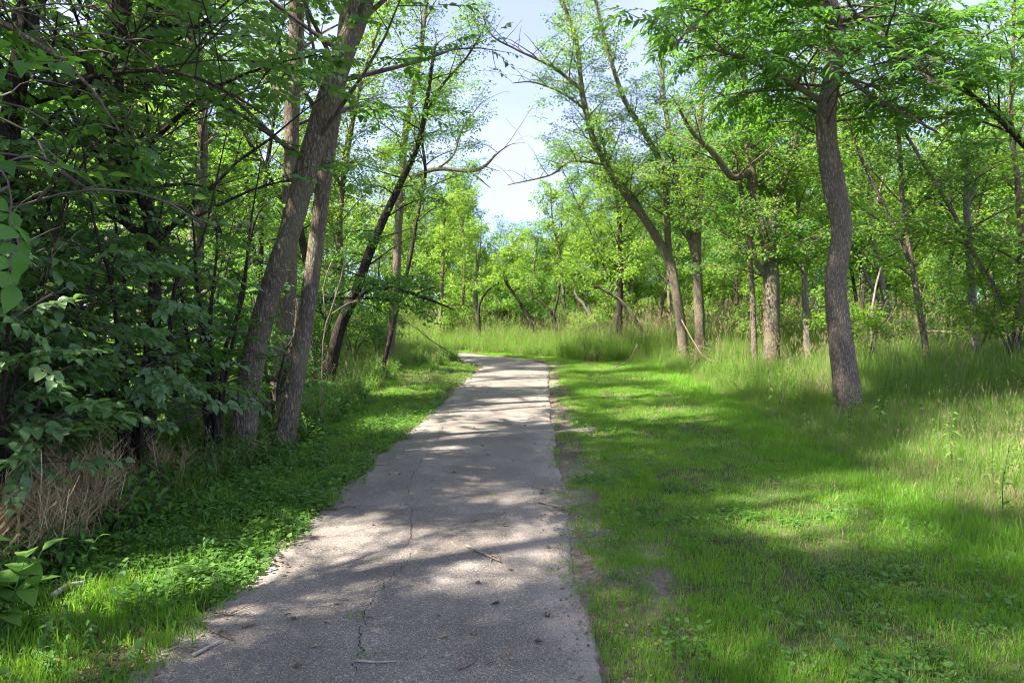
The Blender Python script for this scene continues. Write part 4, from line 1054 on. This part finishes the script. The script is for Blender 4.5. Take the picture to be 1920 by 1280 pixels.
def wood_tree(name, x, y, H, r, label, group, tm, mat, seed, lean=.08, z0=2.0, blen=2.0, gap=.3, gap3=.26, scl=1.0, thin=1.0, fork=.35, lim=2.2, prune=None):
    rg = random.Random(seed); n = max(4, int(H / 1.3)); p = np.array([x, y, gh1(x, y) - .1]); pts = [p]; d = np.array([rg.uniform(-lean, lean), rg.uniform(-lean, lean), 1.0])
    for i in range(n):
        d = d + np.array([rg.uniform(-.13, .13), rg.uniform(-.13, .13), .04]); d /= np.linalg.norm(d); pts.append(pts[-1] + d * H / n)
    rad = np.linspace(r, .018, n + 1); axes = [(np.array(pts), rad)]
    if rg.random() < fork:
        k = rg.randint(max(1, n // 4), max(2, n // 2)); q = [pts[k]]; a = rg.uniform(0, 6.28); d2 = np.array([math.cos(a) * .5, math.sin(a) * .5, .8])
        for i in range(n - k): d2 = d2 + np.array([rg.uniform(-.12, .12), rg.uniform(-.12, .12), .06]); d2 /= np.linalg.norm(d2); q.append(q[-1] + d2 * H / n)
        axes.append((np.array(q), np.linspace(rad[k] * .75, .015, len(q))))
    if name != "shade_tree":
        size = 'tall' if H > 10.5 else ('short' if H < 6 else '')
        label = ' '.join(f"{size} {BARK_WORD[mat.name]} barked {'forked ' if len(axes) > 1 else ''}{'meadow-edge ' if name == 'meadow_edge_tree' else ''}tree with {LEAF_WORD[tm]} leaves {by_mark(x, y)}".split())
    tree(name, axes, label, "tree", Spec(z0=z0, blen=blen, gap=gap, tm=tm, gap3=gap3, subtubes=False, sides=5, scl=scl, thin=thin, lim=lim, prune=prune), mat, seed, group)

def fill(n, x0, x1, y0, y1, ok, mind, seed):
    rg = random.Random(seed); out = []
    for _ in range(n * 60):
        x, y = rg.uniform(x0, x1), rg.uniform(y0, y1)
        if abs(x) < .78 * max(y, 0) * 1.05 + 2.5 and ok(x, y) and all((x - a) ** 2 + (y - b) ** 2 > mind ** 2 for a, b in out):
            out.append((x, y))
            if len(out) >= n: break
    return out
sd1 = lambda x, y: float(path_sd(np.array([x]), np.array([y]))[0])
BM = [M['bark'], M['bark_dark'], M['bark'], M['bark_pale'], M['bark_furrow']]
rg = random.Random(99)
# right wood
for i, (x, y) in enumerate(fill(64, 5.5, 30, 13, 40, lambda x, y: sd1(x, y) > 6.0 and not (x < 9 and y < 15), 1.25, 5)):
    H = rg.uniform(6.5, 11) * (1.0 if y < 28 else 1.1)
    wood_tree("woodland_tree", x, y, H, rg.uniform(.05, .11), "slim leafy tree in the sunlit wood behind the right tall grass", "right wood trees", rg.choice(['bright', 'lite', 'lite', 'mid']), rg.choice(BM), 300 + i, z0=2.1, blen=1.8, gap=.36, gap3=.30)
# left wood
for i, (x, y) in enumerate(fill(26, -26, -3.5, 9.5, 34, lambda x, y: sd1(x, y) < -4.6 and not (y > 24 and x > -9) and (x > -10.5 or y > 24), 1.6, 6)):
    wood_tree("woodland_tree", x, y, rg.uniform(8, 13), rg.uniform(.07, .15), "leafy tree in the shaded wood left of the path", "left wood trees", rg.choice(['mid', 'lite', 'darkclump', 'bright']), rg.choice(BM), 400 + i, z0=2.4, blen=2.0, gap=.40, gap3=.30, lim=1.6, thin=.85)
# wood behind the meadow: low in the middle, higher to both sides
for i, (x, y) in enumerate(fill(56, -22, 20, 30, 52, lambda x, y: sd1(x, y) > 4.2 or (sd1(x, y) < -4), 1.6, 7)):
    px = x / y * 1280 + 960; c = abs(px - 965)
    H = np.interp(c, [0, 40, 110, 300, 700], [6.2, 6.8, 9.5, 12, 13]) * rg.uniform(.85, 1.12) * (y / 40) ** .5
    wood_tree("meadow_edge_tree", x, y, H, rg.uniform(.06, .13), "sunlit leafy tree in the wood behind the meadow", "meadow wood trees", rg.choice(['bright', 'bright', 'lite', 'pale']), rg.choice(BM), 500 + i, z0=1.0, blen=2.0 if H > 7 else 1.6, gap=.28, gap3=.32, scl=1.15)
# big trees that shade the near path: outside the frame, left of and behind the camera
for i, (x, y) in enumerate([(-6.0, 0.5), (-8.2, 3.2), (-7.0, 6.8), (-10.5, 0.0), (-9.5, 9.2), (-5.2, -2.6), (-8.0, -3.5), (-7.5, 12.5), (-9.5, 15.5), (-5.6, 2.6), (-6.6, 4.8), (-4.4, -0.6), (-10.0, 2.6), (-9.0, -1.2)]):
    wood_tree("shade_tree", x, y, 13.5 + (i % 3), .125, "tall broad crowned tree shading the near path", "tall trees shading the path", 'mid', M['bark'], 600 + i, z0=4.2, blen=3.4, gap=.40, gap3=.34, scl=1.25, lim=.0, thin=.48)
# ---- shrubs
def shrub(name, x, y, H, R, label, cat, group, tm, mat, seed, n_stem=5, gap=.20, gap3=.15, scl=1.0, n_parts=0, prune=None, z0=.35, sub=True, n_split=0):
    rg = random.Random(seed); axes = []; zb = gh1(x, y)
    if group: label = f"{'tall' if H > 2.6 else ('low' if H < 1.9 else 'rounded')} {'spreading' if R > 1.0 else 'narrow'} {'meadow ' if name == 'meadow_shrub' else ''}shrub with {LEAF_WORD[tm]} leaves {by_mark(x, y)}"
    for i in range(n_stem):
        a = i * 6.283 / n_stem + rg.uniform(-.5, .5); s = rg.uniform(.4, 1.0); n = 5; p = [np.array([x + .08 * math.cos(a), y + .08 * math.sin(a), zb - .05])]
        for k in range(n):
            t = (k + 1) / n; p.append(np.array([x + math.cos(a) * R * s * t ** 1.3 + rg.uniform(-.05, .05), y + math.sin(a) * R * s * t ** 1.3 + rg.uniform(-.05, .05), zb + H * rg.uniform(.9, 1.05) * t]))
        axes.append((np.array(p), np.linspace(.022 + .004 * H, .006, n + 1)))
    root = empty(name, (x, y, zb), label, cat, group); origin = np.array([x, y, zb]); sm = []
    for p, r in axes:
        q, rr = smooth_axis(p, r, .15); sm.append((q, rr)); mb = MB(); mb.tube(q, rr, 6, True); link("stem", mb.mesh("stem", mat, origin), root)
    sp = Spec(z0=zb + z0, blen=R * .8, gap=gap, tm=tm, gap3=gap3, el=.25, droop=.08, scl=scl, prune=prune, lim=1.2, subtubes=sub)
    br, lv, dr = grow(rg, sm, sp)
    bm = MB()
    for p, r in br: bm.tube(p, r * .8, 4 if len(p) > 3 else 3)
    link("branches", bm.mesh("branches", M['twig'], origin), root)["kind"] = "stuff"
    place_leaves(root, origin, lv, dr, sp, rg, "foliage", n_parts, "leafy_twig", n_split)
    return root
clear_path = lambda m: (lambda p: -path_sd(p[:, 0], p[:, 1]) > m)
shrub("broadleaf_shrub", -3.75, 5.0, 2.3, 1.0, "dense dark shrub with dull blue-green leaves behind the dead stalks", "shrub", None, 'dark', M['bark_dark'], 700, 6, .16, .13, 1.0, 240, lambda p: (-path_sd(p[:, 0], p[:, 1]) > 2.15) & (p[:, 2] > .55), n_split=23)
shrub("broadleaf_shrub", -3.55, 6.4, 3.3, 1.2, "tall dark shrub in front of the black forked trunk", "shrub", None, 'dark', M['bark_dark'], 701, 6, .18, .14, 1.0, 120, lambda p: (-path_sd(p[:, 0], p[:, 1]) > 2.2) & (p[:, 2] > .7))
shrub("broadleaf_shrub", -4.9, 5.9, 3.6, 1.3, "bushy dark shrub leaning on the dark crooked trunk", "shrub", None, 'dark', M['bark_dark'], 702, 6, .18, .14)
shrub("broadleaf_shrub", -5.4, 7.8, 3.8, 1.4, "dark shrub between the crooked and the black forked trunk", "shrub", None, 'dark', M['bark_dark'], 703, 6, .2, .16)
shrub("broadleaf_shrub", -4.5, 9.2, 3.0, 1.2, "dark shrub behind the thin upright tree", "shrub", None, 'dark', M['bark_dark'], 704, 5, .2, .16)
shrub("broadleaf_shrub", -4.35, 5.5, 3.3, 1.1, "leafy shrub rising over the dead stalks", "shrub", None, 'dark', M['bark_dark'], 706, 6, .17, .13, .9, 60, lambda p: (-path_sd(p[:, 0], p[:, 1]) > 2.3) & (p[:, 2] > .7))
shrub("broadleaf_shrub", -3.3, 7.6, 3.4, .9, "slim green shrub left of the thick leaning trunk", "shrub", None, 'maple', M['bark_dark'], 707, 5, .17, .14, .75, 0, lambda p: (p[:, 0] < -2.95) & (p[:, 2] > .8))
shrub("broadleaf_shrub", -6.4, 6.9, 4.2, 1.4, "high leafy shrub behind the dark crooked trunk", "shrub", None, 'maple', M['bark_dark'], 708, 6, .2, .16, .8)
shrub("low_shrub", -3.35, 9.6, 1.9, .8, "small green shrub behind the foot of the leaning trunks", "shrub", None, 'maple', M['twig'], 705, 5, .2, .15, .8)
for i, (x, y) in enumerate(fill(22, -11, -3.4, 9, 30, lambda x, y: sd1(x, y) < -4.0 and not (y < 10 and x > -5), 1.3, 8)):
    shrub("understorey_shrub", x, y, rg.uniform(1.4, 3.2), rg.uniform(.7, 1.2), "leafy understorey shrub in the shade of the left wood", "shrub", "left understorey shrubs", rg.choice(['darkclump', 'mid', 'mid']), M['twig'], 720 + i, 4, .3, .26, .75, z0=.4, sub=False)
for i, (x, y) in enumerate(fill(36, 5, 30, 13.5, 36, lambda x, y: sd1(x, y) > 6.4, 1.25, 9)):
    shrub("understorey_shrub", x, y, rg.uniform(1.6, 4.0), rg.uniform(.7, 1.3), "sunlit leafy shrub under the slim trees of the right wood", "shrub", "right understorey shrubs", rg.choice(['bright', 'bright', 'mid']), M['twig'], 760 + i, 4, .3, .26, .75, z0=.7, sub=False)
for i, (x, y) in enumerate(fill(38, -14, 14, 28, 40, lambda x, y: abs(sd1(x, y)) > 4.4, 1.2, 10)):
    shrub("meadow_shrub", x, y, rg.uniform(1.3, 3.2), rg.uniform(.8, 1.3), "bright leafy bush at the back of the meadow", "shrub", "meadow bushes", rg.choice(['bright', 'bright', 'mid']), M['twig'], 830 + i, 4, .28, .28, .9, z0=.3, sub=False)

# far belt of woodland that closes the view
def far_wood():
    n = 9000; a = NR.uniform(-1.15, 1.15, n); R_ = NR.uniform(50, 80, n); x = np.sin(a) * R_; y = np.cos(a) * R_ 
    px = x / np.maximum(y, 1) * 1280 + 960; c = np.abs(px - 965)
    top = np.interp(c, [0, 50, 160, 400, 900], [6.0, 6.5, 10.5, 13, 13.5]) * (.8 + .4 * fbm(a * 25, R_ * .1))
    z = top * NR.random(n) ** .8
    o = scatter("distant_wood", "bright", T_['bright'], np.stack([x, y, z], -1), np.column_stack([NR.uniform(-.4, .4, (n, 2)), NR.uniform(0, 6.28, n)]), NR.uniform(2.0, 3.6, n))
    tag(o, "distant mass of green woodland closing the view", "woodland")
far_wood()

# ------------------------------------------------------------------ large leaved plant at the lower left corner
def big_leaf_mesh():
    n = 7; t = np.linspace(0, 1, n); w = np.sin(np.pi * t ** .8) * .26; w[0] = .01; w[-1] = 0.0
    z = .06 * np.sin(t * 3.1) - .16 * t ** 2
    rows = []
    for k, f in ((-1, 1), (-.5, .55), (0, 0), (.5, .55), (1, 1)):
        rows.append(np.stack([t, k * w, z + .10 * np.abs(k) * w * 2 + .012 * np.sin(t * 26) * abs(k)], -1))
    v = np.stack(rows, 1); idx = np.arange(n * 5).reshape(n, 5)
    mb = MB(); mb.raw(v.reshape(-1, 3), np.stack([idx[:-1, :-1], idx[1:, :-1], idx[1:, 1:], idx[:-1, 1:]], -1).reshape(-1, 4))
    me = mb.mesh("big_leaf", M['clover']); me.attributes.new("rnd", 'FLOAT', 'FACE').data.foreach_set("value", np.full(len(me.polygons), .75, np.float32))
    return me
BIG = big_leaf_mesh()
def big_plant(x, y, h, stems, label, seed, ll):
    rg = random.Random(seed); zb = gh1(x, y); root = empty("broadleaf_plant", (x, y, zb), label, "plant")
    for s in range(stems):
        a = rg.uniform(0, 6.28); l_ = rg.uniform(.15, .4); top = np.array([math.cos(a) * l_ * h, math.sin(a) * l_ * h, h * rg.uniform(.75, 1.05)]); p = np.array([(0, 0, -.02), top * np.array([.3, .3, .5]), top])
        mb = MB(); mb.tube(catmull(p, 4), np.linspace(.006, .003, 9), 6, True); link("stem", mb.mesh("stem", M['clover']), root)
        for k in range(6):
            t = .3 + .7 * k / 5; o = link("leaf", BIG, root, tuple(np.array([np.interp(t, [0, .5, 1], p[:, j]) for j in range(3)])))
            o.rotation_euler = (rg.uniform(-.3, .3), rg.uniform(-.5, .35), k * 2.6 + a + rg.uniform(-.4, .4)); sc = ll * rg.uniform(.75, 1.15); o.scale = (sc, sc, sc)
    return root
bx, by = ground_px(30, 1195)
big_plant(bx - .05, by, .44, 4, "large leaved bright green plant beside the dead stalks", 1, .19)
big_plant(*ground_px(150, 1085), .38, 1, "slim upright yellow-green seedling in front of the dead stalks", 2, .07)
big_plant(*ground_px(385, 990), .32, 2, "pale green leafy seedling at the edge of the creeping cover", 3, .085)
big_plant(*ground_px(-60, 1150), .5, 3, "large leaved plant behind the bright green one", 4, .16)

# ------------------------------------------------------------------ fallen wood, sticks and leaves
def stick(name, pts, r, label, cat, mat, group=None, side=0):
    pts = np.asarray(pts, float); o = pts[0].copy(); mb = MB(); q = catmull(pts, 5)
    rr = np.linspace(r, r * .5, len(q)) * (1 + .25 * (vnoise(np.arange(len(q)) * .8 + o[0] * 9, np.zeros(len(q))) - .5)); mb.tube(q, rr, 7, True)
    if side:
        rg_ = random.Random(side)
        for k in range(2):
            i = rg_.randint(len(q) // 3, len(q) - 3); d = q[i + 1] - q[i]; d /= np.linalg.norm(d) + 1e-9; l_ = np.array([-d[1], d[0], .15]) * rg_.choice((-1, 1)) + d; L = np.linalg.norm(q[-1] - q[0]) * .28
            mb.tube(np.array([q[i], q[i] + l_ * L * .5, q[i] + l_ * L]), np.array([r * .5, r * .4, r * .2]), 5, True)
    return tag(link(name, mb.mesh(name, mat, o), None, tuple(o)), label, cat, group)
def on_path(px, py, dz):
    x, y = ground_px(px, py); sd = abs(sd1(x, y)); z = float(path_z(np.array([x]), np.array([y]))[0]) if sd < 1.04 else gh1(x, y) + .01
    return (x, y, z + dz)
STK = [([(668, 1250), (705, 1253), (745, 1251)], .007, "reddish stick lying by the crack in the asphalt"), ([(858, 1266), (880, 1256), (896, 1244)], .006, "short stick near the cross crack, tilted up the path"),
       ([(912, 1254), (930, 1248)], .005, "stub of twig beside the short tilted stick"), ([(362, 1238), (395, 1220), (415, 1210)], .010, "grey stick with a broken end near the left path edge"),
       ([(376, 1175), (400, 1190), (425, 1203), (437, 1208)], .007, "forked twig next to the grey broken stick"), ([(455, 1183), (480, 1178)], .011, "chip of brown bark on the sunlit asphalt edge"),
       ([(875, 1030), (910, 1046), (940, 1060)], .009, "long twig lying across the large sunlit patch"), ([(925, 1048), (938, 1060)], .011, "thick stub at the end of the long twig"),
       ([(1010, 946), (1040, 953), (1118, 976)], .006, "long thin twig spanning the right path edge"), ([(1022, 920), (1040, 921), (1058, 928)], .006, "dark twig on the right edge above the long one"),
       ([(515, 1032), (560, 1022), (588, 1018)], .006, "thin stick along the left path edge"), ([(628, 958), (650, 953), (668, 956)], .007, "brown twig near the clover on the left edge"),
       ([(690, 872), (715, 874), (735, 872)], .009, "short dark stick at the left edge further up"), ([(540, 1062), (500, 1050)], .006, "little twig under the creeping cover edge"),
       ([(688, 1165), (700, 1168)], .008, "stubby twig beside a grass tuft in the crack"), ([(300, 1230), (335, 1218)], .006, "small brown twig at the soil edge"),
       ([(330, 1125), (380, 1140), (420, 1157), (440, 1158)], .006, "pale twig poking out of the clover onto the path"), ([(318, 1196), (332, 1188)], .008, "curled bark scrap at the left soil edge"),
       ([(1322, 1180), (1345, 1170), (1358, 1160)], .005, "bleached twig lying in the mown grass")]
for i, (pp, r, lab) in enumerate(STK):
    w = [np.array(on_path(a, b, r * .8)) for a, b in pp]
    if len(w) == 2: w = [w[0], (w[0] + w[1]) / 2 + np.array([.004, .006, .002]), w[1]]
    stick("fallen_stick", w, r, lab, "stick", M['stick'] if i % 3 else M['deadwood'], None, i if i in (4, 6, 8, 16) else 0)
# fallen boughs
stick("fallen_bough", [P(862, 672, 22.6), P(835, 655, 22.4), P(800, 632, 22.2), P(780, 612, 22.0)], .02, "dark dead bough slanting down onto the inside of the bend", "bough", M['bark_dark'], None, 5)
stick("fallen_bough", [P(1278, 600, 15.5), P(1300, 640, 15), P(1320, 668, 14.4), P(1345, 680, 14)], .011, "thin pale bough propped in the grass by the twin stemmed tree", "bough", M['stick'], None, 6)
stick("fallen_log", [P(1660, 632, 17), P(1700, 624, 17), P(1760, 622, 17), P(1800, 624, 17)], .055, "horizontal dead log hung up between the wood's trunks", "log", M['stick'], None, 7)
stick("fallen_log", [P(1795, 700, 17), P(1780, 660, 17), P(1765, 640, 17.2), P(1750, 620, 17.4)], .05, "leaning dead log under the horizontal one", "log", M['bark_pale'])
stick("fallen_log", [P(1625, 640, 18), P(1640, 660, 18), P(1668, 685, 18)], .07, "pale log slanting behind the S bend trunk", "log", M['deadwood'])
stick("dead_bough", [P(1640, 700, 16), P(1634, 610, 16), P(1641, 545, 16), P(1652, 500, 16)], .04, "bent dead stem right of the S bend trunk", "bough", M['bark_pale'])
stick("fallen_log", [P(1840, 695, 16.5), P(1880, 680, 16.8), P(1925, 660, 17)], .04, "thin bleached log beside the split trunk", "log", M['deadwood'])
stick("fallen_log", [P(30, 880, 7.2), P(90, 865, 7.4), P(150, 858, 7.6)], .045, "dark log lying behind the dead stalks", "log", M['bark_dark'])
stick("fallen_log", [P(60, 835, 8), P(130, 820, 8.2), P(200, 812, 8.4)], .035, "thin rail-like log behind the crooked trunk", "log", M['bark'])
stick("fallen_bough", [np.array(on_path(95, 1128, .03)), np.array(on_path(125, 1112, .04)), np.array(on_path(158, 1103, .03))], .022, "grey weathered branch end on the soil by the seedlings", "bough", M['deadwood'])
stick("fallen_bough", [P(1150, 690, 20), P(1165, 684, 20), P(1182, 672, 20), P(1196, 645, 20)], .016, "grey bough curving up at the foot of the meadow grass", "bough", M['stick'], None, 9)

# fallen leaves on the asphalt and the verge
def flat_leaf(seed):
    rg_ = random.Random(seed); v, q = leaf_geo(.055, .032, .3, .15); me_ = MB(); me_.raw(v + np.array([0, 0, .004]), q); me = me_.mesh("fallen_leaf", M['litter'] if seed % 3 else M['straw'], smooth=False)
    me.attributes.new("rnd", 'FLOAT', 'FACE').data.foreach_set("value", np.full(2, rg_.random(), np.float32)); return me
FL = [flat_leaf(s) for s in range(5)]
rgl = random.Random(5)
for k in range(70):
    py = 585 + 115 * (6.0 ** rgl.random()); y = CAM_H * FPX / (py - HORIZON); cxx = float(np.interp(y, PATH_C[:, 1], PATH_C[:, 0])); u = rgl.choice((-1, 1)) * rgl.random() ** .6 * 1.0
    x = cxx + u; z = float(path_z(np.array([x]), np.array([y]))[0])
    o = link("fallen_leaf", FL[k % 5], None, (x, y, z)); o.rotation_euler = (rgl.uniform(-.2, .2), rgl.uniform(-.2, .2), rgl.uniform(0, 6.28)); s = rgl.uniform(.6, 1.15); o.scale = (s, s, s)
    tag(o, "small dry fallen leaf lying on the asphalt path", "leaf", "fallen leaves on the path")
# grass tufts in the cracks
for px, py, lab in ((668, 1165, "green tuft in the crack near the stub twig"), (680, 1243, "green tuft at the end of the reddish stick"), (762, 938, "small weed tuft in the long crack"), (925, 932, "flat green weed near the middle of the path"), (1038, 1075, "single green weed near the sandy right edge")):
    x, y, z = on_path(px, py, 0); o = link("crack_weed", (G_LAWN + G_CLOV)[px % 7].data, None, (x, y, z)); o.scale = (.55, .55, .45); tag(o, lab, "weed")
